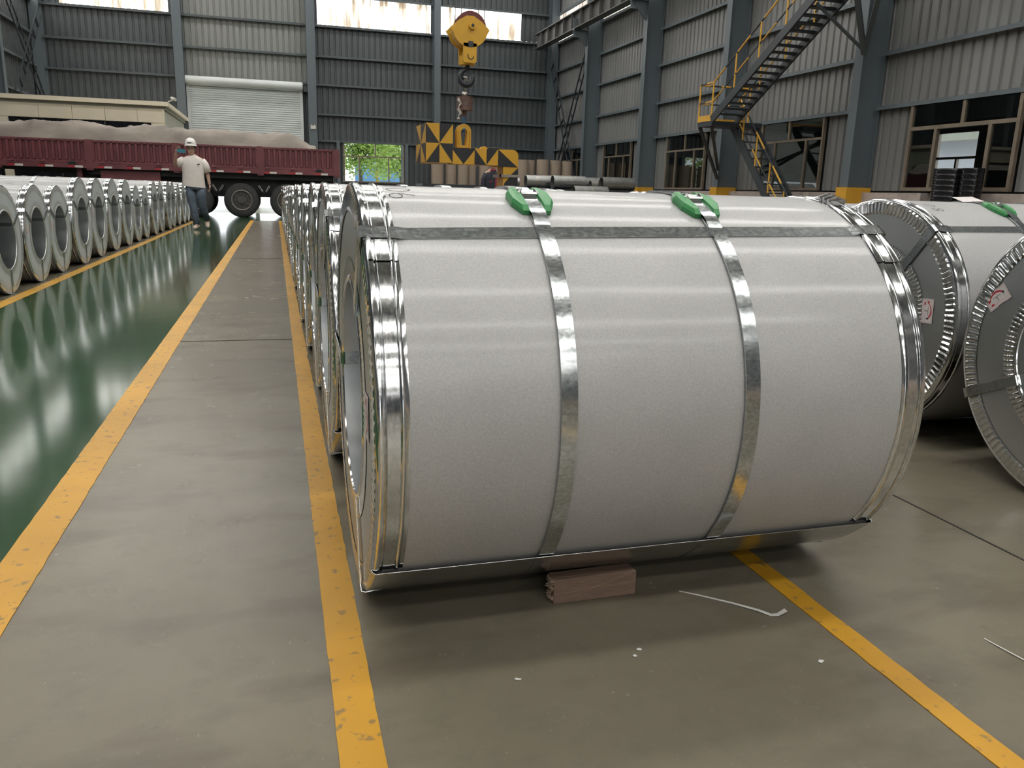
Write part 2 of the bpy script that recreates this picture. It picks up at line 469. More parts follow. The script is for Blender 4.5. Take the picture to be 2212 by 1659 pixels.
def dup(root, loc, label=None, rz=None, scale=None):
    r = root.copy(); COL.objects.link(r); r.location = loc
    if rz is not None: r.rotation_euler = (0, 0, rz)
    if scale: r.scale = scale
    if label: r['label'] = label
    for ch in list(root.children):
        c = ch.copy(); COL.objects.link(c); c.parent = r
        for g in list(ch.children):
            d = g.copy(); COL.objects.link(d); d.parent = c
    return r

# ------------------------------------------------------------------ the hall: floor, walls, roof
X0, X1, Y0, Y1, ZC = -9.0, 13.0, -44.9, 38.0, 11.0

mb = MB()
mb.box((X0, Y0, -0.2), (X1, Y1, 0.0))
floor = structure(mb.build('floor', 'floor'))

mb = MB(); mb.box((-1.99, Y0, -0.001), (-0.69, 23.6, 0.0010))
mb.box((X0, 23.6, -0.001), (X1, 29.8, 0.0010))
mb.build('green_lane', 'green_floor', floor)

def worn_line(x0, x1, y0, y1, seed, zz=0.0022):
    """painted line with slightly ragged edges"""
    rnd = random.Random(seed)
    n = int((y1-y0)/0.05)
    mb = MB()
    L = []; Rr = []
    for i in range(n+1):
        y = y0+(y1-y0)*i/n
        L.append((x0+rnd.uniform(-0.0012, 0.0012), y)); Rr.append((x1+rnd.uniform(-0.0016, 0.0016)+(rnd.random() < 0.06)*rnd.uniform(-0.006, 0.004), y))
    o = 0
    for (a, b), (c, d) in zip(L, Rr):
        mb.v += [(a, b, zz), (c, d, zz), (a, b, -0.001), (c, d, -0.001)]
    for i in range(n):
        p = i*4; q = p+4
        mb.face((p, p+1, q+1, q)); mb.face((p, q, q+2, p+2)); mb.face((p+1, p+3, q+3, q+1))
    return mb.build('yellow_line', 'yellow_line', floor, fix=False)
YL = -3.0
worn_line(-2.085, -1.985, YL, 23.6, 1)
worn_line(-0.692, -0.588, YL, 23.6, 2)
worn_line(0.066, 0.141, YL, 23.6, 3)
worn_line(1.145, 1.202, YL, 23.6, 4)

def joint(x0, x1, y0, y1):
    mb = MB(); mb.box((x0, y0, -0.004), (x1, y1, 0.0028)); return mb.build('expansion_joint', 'joint', floor)
joint(-0.586, 0.064, 5.108, 5.113)
joint(1.906, 1.911, Y0, 23.5)
joint(-0.586, 0.064, 11.1, 11.106)

def corrugated(mb, axis, c, u0, u1, z0, z1, inward, pitch=0.25, depth=0.042, m=0):
    """trapezoidal sheet: wide flats towards the room, narrow grooves. axis 'X': runs along X at y=c"""
    us = []
    n = max(1, int(math.ceil((u1-u0)/pitch)))
    for i in range(n):
        a = u0+i*pitch
        for du, d in ((0, 0), (0.155, 0), (0.175, -depth), (0.225, -depth), (0.245, 0)):
            if a+du <= u1: us.append((a+du, d))
    us.append((u1, 0))
    o = len(mb.v)
    for u, d in us:
        k = c+inward*d
        for z in (z0, z1):
            mb.v.append((u, k, z) if axis == 'X' else (k, u, z))
    for i in range(len(us)-1):
        p = o+2*i
        mb.face((p, p+2, p+3, p+1), m)

ZG = [3.0, 4.12, 5.35, 6.52, 7.75, 9.0, 10.2]
def ibeam(mb, axis, x, y, z0, z1, fl, dep, t=0.02, m=0):
    """upright H column; axis 'X': depth runs along X from x to x+dep, flanges fl wide along Y starting at y"""
    if axis == 'X':
        mb.box((x, y, z0), (x+t, y+fl, z1), m); mb.box((x+dep-t, y, z0), (x+dep, y+fl, z1), m)
        mb.box((x+t, y+fl/2-t/2, z0), (x+dep-t, y+fl/2+t/2, z1), m)
    else:
        mb.box((x, y, z0), (x+fl, y+t, z1), m); mb.box((x, y+dep-t, z0), (x+fl, y+dep, z1), m)
        mb.box((x+fl/2-t/2, y+t, z0), (x+fl/2+t/2, y+dep-t, z1), m)

def girt(parent, axis, u0, u1, c, z):
    """cold formed C rail, lip towards the room"""
    mb = MB()
    s = 1 if axis == 'X' else 1
    if axis == 'X':   # along X, room on -Y
        mb.box((u0, c-0.17, z), (u1, c, z+0.012)); mb.box((u0, c-0.17, z-0.075), (u1, c-0.158, z))
    else:
        mb.box((c-0.17, u0, z), (c, u1, z+0.012)); mb.box((c-0.17, u0, z-0.075), (c-0.158, u1, z))
    return mb.build('girt', 'girt' if axis == 'X' else 'steel_paint', parent)

# back wall (y = 38): opening for the shutter, window, clerestory
wb = MB()
BW = (3.02, 5.76); DOOR = (-3.30, 1.20)
for z0, z1, iv in ((0, 1.22, [(X0, DOOR[0]), (DOOR[1], X1)]), (1.22, 2.98, [(X0, DOOR[0]), (DOOR[1], BW[0]), (BW[1], X1)]),
                   (2.98, 5.30, [(X0, DOOR[0]), (DOOR[1], X1)])):
    for a, b in iv: corrugated(wb, 'X', Y1, a, b, z0, z1, -1)
STRIPS_B = [(-7.95, -3.93), (2.03, 7.00), (7.40, 11.22)]
for a, b in ((X0, -3.6), (1.55, X1)): corrugated(wb, 'X', Y1, a, b, 5.30, 7.80, -1)
corrugated(wb, 'X', Y1, -3.6, 1.55, 5.30, ZC, -1, m=1)
for a, b in ((X0, -7.95), (-3.93, -3.6), (1.55, 2.03), (7.00, 7.40), (11.22, X1)): corrugated(wb, 'X', Y1, a, b, 7.80, 8.97, -1)
for a, b in ((X0, -3.6), (1.55, X1)): corrugated(wb, 'X', Y1, a, b, 8.97, ZC, -1)
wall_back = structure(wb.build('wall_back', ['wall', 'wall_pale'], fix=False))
for a, b in STRIPS_B:
    mb = MB(); corrugated(mb, 'X', Y1+0.05, a-0.05, b+0.05, 7.75, 9.0, -1)
    mb.build('clerestory_panel', 'lit_back', wall_back, fix=False)
BCOLS = [-8.95, -3.78, 1.53, 7.07, 12.55]
for z in ZG:
    for a, b in ((-8.65, -3.82), (-3.42, 1.50), (1.92, 7.05), (7.36, 12.5)):
        if z < 5.3 and a == -3.42: continue
        if abs(z-7.75) < 0.01 or True:
            girt(wall_back, 'X', a, b, Y1-0.0, z)
for i, x in enumerate(BCOLS):
    mb = MB(); ibeam(mb, 'Y', x, 37.45, 0, ZC, 0.36 if i != 3 else 0.28, 0.5)
    c = mb.build('column', 'steel_paint', wall_back)
# door posts beside the back window
for x in (2.72, 5.80):
    mb = MB(); mb.box((x, 37.82, 0), (x+0.14, 38.0, 3.0)); mb.build('window_post', 'steel_paint', wall_back)

# right wall (x = 13)
WINS_R = [('window_2', 11.85, 14.55), ('window_3', 17.36, 20.03), ('window_4', 23.08, 25.70), ('window_5', 28.62, 31.34), ('window_6', 33.6, 36.3)]
wr = MB()
def ivs(lo, hi, holes):
    out = []; a = lo
    for h0, h1 in sorted(holes):
        out.append((a, h0)); a = h1
    out.append((a, hi)); return [(p, q) for p, q in out if q-p > 0.02]
holes = [(a, b) for _, a, b in WINS_R]
for a, b in ivs(Y0, Y1, holes): corrugated(wr, 'Y', X1, a, b, 1.20, 3.02, -1)
corrugated(wr, 'Y', X1, Y0, Y1, 3.02, 7.82, -1)
corrugated(wr, 'Y', X1, Y0, Y1, 8.97, ZC, -1)
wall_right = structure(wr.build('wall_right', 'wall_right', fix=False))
RCOLS = [-39.4, -33.9, -28.4, -22.9, -17.4, -11.9, -6.4, -0.9, 4.6, 10.1, 15.6, 21.25, 26.7, 32.25]
edges = [Y0]+RCOLS+[Y1]
for a, b in zip(edges[:-1], edges[1:]):
    mb = MB(); corrugated(mb, 'Y', X1+0.02, a, b, 7.80, 8.98, -1)
    mb.build('clerestory_panel', 'lit_right', wall_right, fix=False)
    for z in ZG:
        girt(wall_right, 'Y', a+0.26, b, X1, z)
for y in RCOLS:
    mb = MB(); ibeam(mb, 'X', 12.35, y, 0, ZC, 0.27, 0.62)
    c = mb.build('column', 'steel_paint', wall_right)
    mb = MB(); mb.box((12.30, y-0.05, 0), (12.94, y+0.32, 1.26)); mb.build('base_guard', 'guard', c)
    mb = MB()   # corbel carrying the crane beam
    mb.box((11.75, y+0.02, 7.36), (12.36, y+0.25, 7.40)); mb.box((11.75, y+0.12, 7.10), (12.36, y+0.15, 7.80))
    mb.add([(11.75, y+0.10, 7.36), (12.36, y+0.10, 7.36), (12.36, y+0.10, 6.75), (11.75, y+0.17, 7.36), (12.36, y+0.17, 7.36), (12.36, y+0.17, 6.75)],
           [(0, 1, 2), (3, 5, 4), (0, 2, 5, 3), (0, 3, 4, 1), (1, 4, 5, 2)])
    mb.build('corbel', 'steel_paint', c)
# plinth wall of the right side, open where the doorway stands
for a, b in ((Y0, 12.42), (13.80, 36.0)):
    mb = MB()
    mb.box((12.72, a, 0), (12.99, b, 1.16)); mb.build('plinth', 'plinth', wall_right)

# crane runway beam with stiffeners (on the corbels)
mb = MB()
mb.box((11.75, Y0+0.1, 7.40), (12.10, 37.7, 7.43)); mb.box((11.75, Y0+0.1, 8.02), (12.10, 37.7, 8.05)); mb.box((11.915, Y0+0.1, 7.43), (11.935, 37.7, 8.02))
beam = structure(mb.build('trim_1', 'crane_beam'))
k = 0
y = Y0+0.6
while y < 37.6:
    mb = MB(); mb.box((11.76, y, 7.43), (12.09, y+0.016, 8.02)); mb.build('stiffener', 'crane_beam', beam); y += 1.0
mb = MB(); mb.box((11.89, Y0+0.1, 8.05), (11.96, 37.7, 8.14)); mb.build('crane_rail', 'crane_beam', beam)

# laced bracing in the last bay of the right wall, and in the left corner
def laced(parent, a, b, w=0.42, x=12.45):
    mb = MB(); a = Vector(a); b = Vector(b); d = (b-a); n = Vector((0, -d.z, d.y)).normalized()*(w/2)
    mb.bar(a+n, b+n, 0.05, 0.05, (1, 0, 0)); mb.bar(a-n, b-n, 0.05, 0.05, (1, 0, 0))
    k = int(d.length/0.75)
    for i in range(1, k):
        p = a+d*(i/k); mb.bar(p+n, p-n, 0.03, 0.07, (1, 0, 0))
    return mb.build('laced_brace', 'steel_dark', parent)
laced(wall_right, (12.5, 37.4, 7.3), (12.5, 33.0, 0.3)); laced(wall_right, (12.62, 32.75, 7.0), (12.62, 37.3, 0.3))

# left wall and the wall behind the camera
wl = MB()
corrugated(wl, 'Y', X0, Y0, Y1, 0, 7.82, 1); corrugated(wl, 'Y', X0, Y0, Y1, 8.97, ZC, 1)
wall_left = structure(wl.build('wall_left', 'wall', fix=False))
for a, b in zip(edges[:-1], edges[1:]):
    mb = MB(); corrugated(mb, 'Y', X0-0.02, a, b, 7.80, 8.98, 1); mb.build('clerestory_panel', 'lit_back', wall_left, fix=False)
    for z in ZG:
        mb = MB(); mb.box((X0, a+0.26, z), (X0+0.17, b, z+0.012)); mb.box((X0+0.158, a+0.26, z-0.075), (X0+0.17, b, z)); mb.build('girt', 'steel_paint', wall_left)
for y in RCOLS:
    mb = MB(); ibeam(mb, 'X', X0+0.03, y, 0, ZC, 0.27, 0.33); mb.build('column', 'steel_paint', wall_left)
laced(wall_left, (X0+0.5, 37.2, 7.3), (X0+0.5, 33.0, 3.8)); laced(wall_left, (X0+0.4, 33.2, 7.3), (X0+0.4, 37.2, 3.8))
wf = MB()
corrugated(wf, 'X', Y0, X0, -6.5, 0, 7.82, 1); corrugated(wf, 'X', Y0, 0.5, X1, 0, 7.82, 1); corrugated(wf, 'X', Y0, -6.5, 0.5, 5.5, 7.82, 1); corrugated(wf, 'X', Y0, X0, X1, 8.97, ZC, 1)
wall_front = structure(wf.build('wall_front', 'wall', fix=False))
for a, b in ((-8.8, -3.6), (-3.3, 1.5), (1.9, 7.0), (7.4, 12.6)):
    mb = MB(); corrugated(mb, 'X', Y0-0.05, a-0.1, b+0.1, 7.75, 9.0, 1); mb.build('clerestory_panel', 'lit_back', wall_front, fix=False)
mb = MB()
mb.box((X0, Y0-0.06, 7.8), (X1, Y0-0.055, 9.0)); mb.build('backing_sheet', 'wall', wall_front)

# roof: sheet with translucent strips running across the hall, one per bay
mb = MB(); mb.box((X0-0.3, Y0-0.3, ZC), (X1+0.3, Y1+0.3, ZC+0.12))
ceiling = structure(mb.build('ceiling', 'ceiling'))
mids = [(a+b)/2+0.13 for a, b in zip(edges[:-1], edges[1:])]
for y in mids:
    for a, b in ((-8.2, -0.4), (0.4, 12.4)):
        mb = MB(); mb.box((a, y-0.39, ZC-0.05), (b, y+0.39, ZC-0.005)); mb.build('roof_light', 'roof_light', ceiling)
for y in RCOLS:   # rafters
    mb = MB(); mb.box((X0+0.1, y+0.05, ZC-0.55), (X1-0.1, y+0.07, ZC-0.02)); mb.box((X0+0.1, y-0.05, ZC-0.57), (X1-0.1, y+0.17, ZC-0.55)); mb.build('rafter', 'steel_paint', ceiling)

# ------------------------------------------------------------------ windows and the shutter door
def window(name, axis, c, u0, u1, z0, z1, ztr, top_split, low_splits, glass='glass', open_bay=None, fr=0.055, dep=0.08):
    root = struct_root(name)
    P = (lambda u, k, z: (u, k, z)) if axis == 'X' else (lambda u, k, z: (k, u, z))
    def bx(nm, a, b, za, zb, mat, th=dep, off=0.0):
        m = MB(); lo = P(a, c-th/2+off, za); hi = P(b, c+th/2+off, zb); m.box(lo, hi); return m.build(nm, mat, root)
    bx('window_frame', u0, u0+fr, z0, z1, 'frame_bronze'); bx('window_frame', u1-fr, u1, z0, z1, 'frame_bronze')
    bx('window_frame', u0+fr, u1-fr, z0, z0+fr, 'frame_bronze'); bx('window_frame', u0+fr, u1-fr, z1-fr, z1, 'frame_bronze')
    bx('transom', u0+fr, u1-fr, ztr-fr/2, ztr+fr/2, 'frame_bronze')
    tops = [u0+fr]+list(top_split)+[u1-fr]
    for s in top_split: bx('mullion', s-fr/2, s+fr/2, ztr+fr/2, z1-fr, 'frame_bronze')
    for a, b in zip(tops[:-1], tops[1:]): bx('pane', a+0.02, b-0.02, ztr+fr/2, z1-fr, glass, 0.006)
    lows = [u0+fr]+list(low_splits)+[u1-fr]
    for s in low_splits: bx('mullion', s-fr/2, s+fr/2, z0+fr, ztr-fr/2, 'frame_bronze')
    for i, (a, b) in enumerate(zip(lows[:-1], lows[1:])):
        if i == open_bay: continue
        bx('pane', a+0.02, b-0.02, z0+fr, ztr-fr/2, glass, 0.006)
    return root
window('window_1', 'X', 37.93, BW[0], BW[1], 1.22, 2.98, 2.36, [4.45], [3.72, 5.05], 'glass_clear')
window('window_2', 'Y', 12.90, 11.85, 14.55, 1.20, 3.02, 2.46, [13.16], [12.48, 13.80], 'glass', 1, 0.075)
window('window_3', 'Y', 12.90, 17.36, 20.03, 1.20, 3.02, 2.44, [18.77], [18.02, 19.35])
window('window_4', 'Y', 12.90, 23.08, 25.70, 1.20, 3.02, 2.44, [24.4], [23.75, 25.0])
window('window_5', 'Y', 12.90, 28.62, 31.34, 1.20, 3.02, 2.44, [30.0], [29.3, 30.7])
window('window_6', 'Y', 12.90, 33.6, 36.3, 1.20, 3.02, 2.44, [35.0], [34.3, 35.7])

# roller shutter door: curtain, drum hood, rails
door = struct_root('door_1')
mb = MB(); nsl = 34; zb, zt = 1.9, 4.98
for i in range(nsl):
    a = zb+(zt-zb)*i/nsl; h = (zt-zb)/nsl
    mb.add([(DOOR[0], 37.90, a), (DOOR[1], 37.90, a), (DOOR[1], 37.865, a+h*0.3), (DOOR[0], 37.865, a+h*0.3),
            (DOOR[0], 37.865, a+h*0.75), (DOOR[1], 37.865, a+h*0.75), (DOOR[1], 37.90, a+h), (DOOR[0], 37.90, a+h)],
           [(0, 1, 2, 3), (3, 2, 5, 4), (4, 5, 6, 7)])
stuff(mb.build('shutter_slats', 'shutter', door, fix=False))
mb = MB(); mb.box((DOOR[0]-0.1, 37.72, 4.98), (DOOR[1]+0.1, 37.98, 5.05)); mb.cyl((DOOR[0]-0.12, 37.72, 5.18), (DOOR[1]+0.12, 37.72, 5.18), 0.17, 20)
mb.build('drum_hood', 'shutter', door, True, angle=40)
for x in (DOOR[0]-0.12, DOOR[1]):
    mb = MB(); mb.box((x, 37.82, 0), (x+0.12, 37.99, 5.1)); mb.build('guide_rail', 'shutter', door)
mb = MB(); mb.box((DOOR[1]+0.15, 37.55, 4.95), (DOOR[1]+0.35, 37.85, 5.2)); mb.build('shutter_motor', 'steel_dark', door)

# ------------------------------------------------------------------ annex rooms behind the right wall, yard outside
ax = MB()
ax.box((17.0, 4.0, 0), (17.15, 16.75, 3.7)); ax.box((17.0, 18.15, 0), (17.15, 38.2, 3.7)); ax.box((17.0, 16.75, 0), (17.15, 18.15, 1.15)); ax.box((17.0, 16.75, 2.82), (17.15, 18.15, 3.7))
ax.box((13.06, 4.0, 3.6), (17.0, 38.2, 3.7)); ax.box((13.06, 4.0, 0), (17.0, 4.1, 3.6)); ax.box((13.06, 38.1, 0), (17.0, 38.2, 3.6))
ax.box((13.06, 4.1, -0.1), (17.0, 38.1, -0.005))
for y in (15.0, 21.3, 26.8, 32.3): ax.box((13.06, y, 0), (17.0, y+0.1, 3.6)) if y != 15.0 else None
structure(ax.build('wall_annex', 'annex'))
window('window_7', 'Y', 17.05, 16.75, 18.15, 1.15, 2.82, 2.13, [], [17.42], 'glass_clear', None, 0.06)

mb = MB(); mb.box((-60, 38.25, -0.25), (70, 110, -0.02)); mb.box((17.3, -20, -0.25), (70, 38.25, -0.02))
yard = structure(mb.build('ground', 'yard'))

bld = thing('building', 'white building with grey doors seen through the office doorway', 'building', (24.0, 24.0, 0))
mb = MB(); mb.box((0, -8, 0), (5, 8, 3.2)); mb.build('wall', 'white_wall', bld)
mb = MB(); mb.box((-0.5, -8.2, 3.2), (5, 8.2, 3.45)); mb.build('roof_fascia', 'hut_grey', bld)
for y in (-1.2, 0.5, 2.2):
    mb = MB(); mb.box((-0.03, y, 0), (0.02, y+0.9, 2.3)); mb.build('door_leaf', 'shutter', bld)
for i in range(8):
    mb = MB(); mb.box((-0.55, -2.4+i*0.25, 3.5), (-0.5, -2.27+i*0.25, 4.3)); mb.build('awning_strip', 'awning', bld)

def tree(name, label, x, y, h, seed, n=1500, spread=2.2, z0=1.6):
    rnd = random.Random(seed)
    t = thing(name, label, 'tree', (x, y, -0.02), group=None)
    mb = MB(); mb.tube([(0, 0, 0), (0.05, 0, 1.2), (0.0, 0.05, 2.2), (0.1, 0, 3.4)], [0.13, 0.11, 0.10, 0.06], 8)
    tips = []
    for i in range(7):
        a = rnd.uniform(0, 2*PI); q = rnd.uniform(1.7, 2.6)
        e = (math.cos(a)*spread*0.75, math.sin(a)*spread*0.5, q+rnd.uniform(1.0, 2.4))
        mb.tube([(0.02, 0, q), (e[0]*0.4, e[1]*0.4, q+(e[2]-q)*0.55), e], [0.06, 0.04, 0.015], 6); tips.append(e)
    mb.build('trunk', 'bark', t, True)
    lf = MB()
    for i in range(n):
        c = rnd.choice(tips)
        k = rnd.uniform(0.2, 1.15)
        p = Vector((c[0]*k+rnd.gauss(0, 0.45), c[1]*k+rnd.gauss(0, 0.45), max(z0*rnd.uniform(0.75, 1.1), c[2]*rnd.uniform(0.55, 1.12)+rnd.gauss(0, 0.3))))
        d = Vector((rnd.gauss(0, 1), rnd.gauss(0, 1), rnd.gauss(0, 0.6))).normalized()*rnd.uniform(0.10, 0.19)
        w = d.cross(Vector((rnd.gauss(0, 1), rnd.gauss(0, 1), rnd.gauss(0, 1)))).normalized()*0.06
        lf.add([p-d, p+w, p+d, p-w], [(0, 1, 2, 3)])
    stuff(lf.build('foliage', 'leaf', t, fix=False))
    return t
tree('tree', 'green tree outside, left half of the back window', 4.6, 46.5, 5, 3, 3000)
tree('tree', 'green tree outside, behind the right half of the back window', 7.6, 51.5, 5, 5, 3000)
tree('tree', 'green tree outside behind the half open shutter', -1.0, 47.0, 5, 8, 1300)
tree('tree', 'far left green tree outside behind the shutter', -6.2, 53.0, 5, 9, 1300)
hb = MB(); hb.box((5.2, 56.0, -0.02), (14.0, 56.1, 2.9))
tag(hb.build('hoarding', 'blue_panel'), 'plain blue hoarding outside the back window', 'fence')
hb = thing('utility_pole', 'grey pole with yellow and black guard bands outside the back window', 'pole', (5.78, 48.6, -0.02))
mb = MB(); mb.cyl((0, 0, 0), (0, 0, 2.36), 0.06, 10); mb.build('post', 'pole_grey', hb, True, angle=40)
for i in range(4):
    mb = MB(); mb.cyl((0, 0, 1.1+i*0.25), (0, 0, 1.22+i*0.25), 0.075, 10); mb.build('guard_band', 'guard', hb)
mb = MB(); mb.cyl((6.72, 44.9, -0.02), (6.72, 44.9, 5.5), 0.07, 10)
tag(mb.build('lamp_post', 'pole_grey', None, True, angle=40), 'tall dark post outside the right edge of the back window', 'post')

# ------------------------------------------------------------------ steel coils
def P3(x, rho, phi, r):
    """point on a coil: phi from the front (-Y) upwards"""
    return (x, -rho*math.cos(phi), r+rho*math.sin(phi))

def lathe(mb, prof, r, a0, a1, n, m=0):
    """revolve an (x, rho) profile about the coil axis between two angles in degrees"""
    full = abs((a1-a0)-360) < 1e-6
    k = n if full else n+1
    rr = []
    for i in range(k):
        a = R(a0+(a1-a0)*i/n)
        rr.append([P3(x, q, a, r) for x, q in prof])
    o = len(mb.v); w = len(prof)
    for g in rr: mb.v += g
    for i in range(n):
        j = (i+1) % k
        for c in range(w-1):
            mb.face((o+i*w+c, o+i*w+c+1, o+j*w+c+1, o+j*w+c), m)

def crimped(mb, r, x, ri, ro, n, amp, sgn, a0=0, a1=360):
    """annular flange with radial crimps"""
    prof = (0.0, 0.16, 0.5, 0.84)
    lev = (0.0, 1.0, 1.0, 0.0)
    tot = n*4; o = len(mb.v)
    full = abs(a1-a0-360) < 1e-6
    cnt = tot if full else tot+1
    for i in range(cnt):
        a = R(a0+(a1-a0)*((i//4)+prof[i % 4])/n)
        l = lev[i % 4]*amp*sgn
        mb.v += [P3(x, ro, a, r), P3(x+l, ro-0.006, a, r), P3(x+l, ri+0.008, a, r), P3(x+sgn*0.001, ri, a, r)]
    for i in range(tot):
        j = (i+1) % cnt
        for c in range(3):
            mb.face((o+i*4+c, o+i*4+c+1, o+j*4+c+1, o+j*4+c))

def make_coil(label, loc, r, L, straps, circ, seam=-40.0, lap=True, pads=True, sticker=None, marks=None, group=None, rz=0, seg=150, flange='ring', crimp=1.0, ringseal=True):
    t = thing('steel_coil', label, 'steel coil', loc, rz, group)
    rb = r-0.006
    bore = 0.254
    # outer wrap
    mb = MB(); lathe(mb, [(0.004, rb), (L*0.25, rb), (L*0.5, rb), (L*0.75, rb), (L-0.004, rb)], r, 0, 360, seg)
    mb.build('wrap_sheet', 'sheet', t, True, fix=False)
    if lap:   # lower sheet whose free edge stands off along the front
        mb = MB(); n = 60
        o = len(mb.v); prof = [(0.001, -0.045), (0.0, -0.012), (0.002, -0.004), (0.008, 0.0), (L*0.33, 0.0), (L*0.66, 0.0), (L-0.008, 0), (L-0.002, -0.004), (L, -0.012), (L-0.001, -0.045)]
        for i in range(n+1):
            a = seam-125.0*i/n
            lift = 0.0045*max(0.0, 1-i/4.0)**2
            for x, q in prof:
                mb.v.append(P3(x, r+q+lift*(1 if q > -0.02 else 0.3), R(a), r))
        w = len(prof)
        for i in range(n):
            for c in range(w-1): mb.face((o+i*w+c, o+i*w+c+1, o+(i+1)*w+c+1, o+(i+1)*w+c))
        ob = mb.build('lap_sheet', 'ring', t, True, fix=False)
        ob.data.materials[0] = MAT['sheet_dark']
        mb = MB(); e = [P3(x, r+0.0045+(q if q < 0 else 0), R(seam+0.15), r) for x, q in prof[1:-1]]
        mb.tube(e, 0.0011, 5); mb.build('sheet_edge', 'ring', t, True)
    a0, a1 = (seam+0.2, seam+235.0) if lap else (0, 360)
    ng = 110 if lap else seg
    pr = [(0.0, r-0.014), (0.0015, r-0.006), (0.004, r-0.002), (0.009, r), (0.0145, r-0.001), (0.0155, r-0.004), (0.017, r-0.0045), (0.019, r-0.001),
          (0.0205, r-0.002), (0.0215, r-0.0045), (0.046, r-0.0045), (0.047, r-0.0025), (0.0495, r-0.001), (0.0520, r-0.001), (0.0540, r-0.0035), (0.0560, r-0.0045), (0.0635, r-0.0048), (0.064, r-0.0058)]
    for side in (0, 1):
        p2 = pr if side == 0 else [(L-x, q) for x, q in pr]
        mb = MB(); lathe(mb, p2, r, a0, a1, ng)
        ring = mb.build('edge_ring', 'ring', t, True, fix=False, angle=35)
        mb = MB(); lathe(mb, [(x, q+0.0028) for x, q in p2[2:]], r, 44.0, 66.5, 16)     # overlap of the ring ends
        if lap: mb.build('ring_overlap', 'ring', ring, True, fix=False, angle=35)
        sg = -1 if side == 0 else 1
        xf = 0.0 if side == 0 else L
        mb = MB(); crimped(mb, r, xf, r-0.062, r-0.013, 132, 0.0045*crimp, sg)
        mb.build('rim_flange', flange, t, fix=False)
        mb = MB(); lathe(mb, [(xf-sg*0.0015, r-0.02), (xf-sg*0.0005, 0.40), (xf-sg*0.0005, 0.30), (xf-sg*0.001, bore+0.004)], r, 0, 360, 96)
        mb.build('end_plate', 'plate' if flange == 'ring' else 'row_plate', t, True, fix=False)
        mb = MB(); crimped(mb, r, xf+sg*0.001, bore+0.012, bore+0.052, 110, 0.0022*crimp, sg)
        lathe(mb, [(xf+sg*0.001, bore+0.012), (xf+sg*0.004, bore+0.006), (xf+sg*0.004, bore), (xf, bore-0.002)], r, 0, 360, 96)
        mb.build('bore_ring', flange, t, True, fix=False, angle=25)
    mb = MB(); lathe(mb, [(0, bore), (L*0.3, bore), (L*0.7, bore), (L, bore)], r, 0, 360, 96)
    mb.build('bore_sleeve', 'bore', t, True, fix=False)
    # straps around
    W = 0.0335
    for ci, x in enumerate(circ):
        mb = MB()
        lathe(mb, [(x-W/2, r-0.003), (x-W/2, r+0.0016), (x+W/2, r+0.0016), (x+W/2, r-0.003)], r, 0, 360, seg)
        st = mb.build('girth_strap', 'strap', t, True, fix=False, angle=30)
        if pads:
            pa = R(70)
            q = MB()
            hx, hs = 0.047, 0.064
            oct8 = [(-hx, -hs*0.40), (-hx*0.66, -hs), (hx*0.66, -hs), (hx, -hs*0.40), (hx, hs*0.40), (hx*0.66, hs), (-hx*0.66, hs), (-hx, hs*0.40)]
            def ringp(k, rho, sg):
                o8 = [(max(0.016, sg*a) if True else a, b) for a, b in oct8] if sg > 0 else [(min(-0.016, a), b) for a, b in oct8]
                if sg > 0: o8 = [(max(0.016, a), b) for a, b in oct8]
                cxm = sg*0.031
                return [P3(x+cxm+(a-cxm)*k, rho, pa+b*k/r, r) for a, b in o8]
            for sg in (1, -1):    # two raised lobes with the strap channel between them
                q.rings([ringp(1.0, r-0.005, sg), ringp(1.0, r+0.005, sg), ringp(0.80, r+0.0125, sg)], cap0=False)
            lowp = [(-0.03, -hs*0.98), (0.03, -hs*0.98), (0.03, hs*0.98), (-0.03, hs*0.98)]
            q.rings([[P3(x+a, rr_, pa+b/r, r) for a, b in lowp] for rr_ in (r-0.005, r+0.004)], cap0=False)
            q.build('edge_pad', 'green_plastic', st, False)
            st2 = MB()    # strap over the pad channel
            for j in range(13):
                a = pa+R(-13.5+j*2.25); hgt = r+0.0019+0.0052*min(1.0, math.sin(j/12*PI)*2.2)
                st2.v += [P3(x-W/2, hgt, a, r), P3(x+W/2, hgt, a, r)]
            for j in range(12): st2.face((2*j, 2*j+1, 2*j+3, 2*j+2))
            st2.build('strap_tail', 'strap', st, True, fix=False)
            sl = MB(); hw = W*0.58
            c = lambda aa, h0, h1: [P3(x-hw, r+h0, aa, r), P3(x-hw*0.9, r+h1, aa, r), P3(x+hw*0.9, r+h1, aa, r), P3(x+hw, r+h0, aa, r)]
            sl.rings([c(pa+R(0.2), 0.007, 0.013), c(pa+R(1.2), 0.007, 0.015), c(pa+R(2.4), 0.007, 0.012), c(pa+R(4.2), 0.007, 0.0115)])
            for sx in (-1, 1):
                sl.tube([P3(x+sx*hw*1.15, r+0.010, pa+R(1.5), r), P3(x+sx*hw*0.8, r+0.016, pa+R(2.6), r), P3(x+sx*hw*1.1, r+0.011, pa+R(4.4), r)], 0.0032, 6)
            sl.build('strap_seal', 'seal', st, False)
    # straps lengthwise through the bore
    for si, (pb0, pb1) in enumerate(straps):
        b0, b1 = R(pb0), R(pb1)
        path = [(0.10, bore-0.003, b0), (0.004, bore-0.003, b0), (-0.0075, bore+0.004, b0), (-0.0075, r-0.015, b0), (-0.006, r+0.0002, b0), (0.004, r+0.0035, b0)]
        nst = 12
        path += [(0.022, r+0.0012, b0), (0.066, r+0.0002, b0)]
        for i in range(nst+1):
            u = 0.085+(L-0.17)*i/nst
            lift = 0.0016*math.sin(PI*i/nst)*(1 if pads else 0)
            path.append((u, r-0.0045+lift, b0+(b1-b0)*(u/L)))
        path += [(L-0.066, r+0.0002, b1), (L-0.022, r+0.0012, b1)]
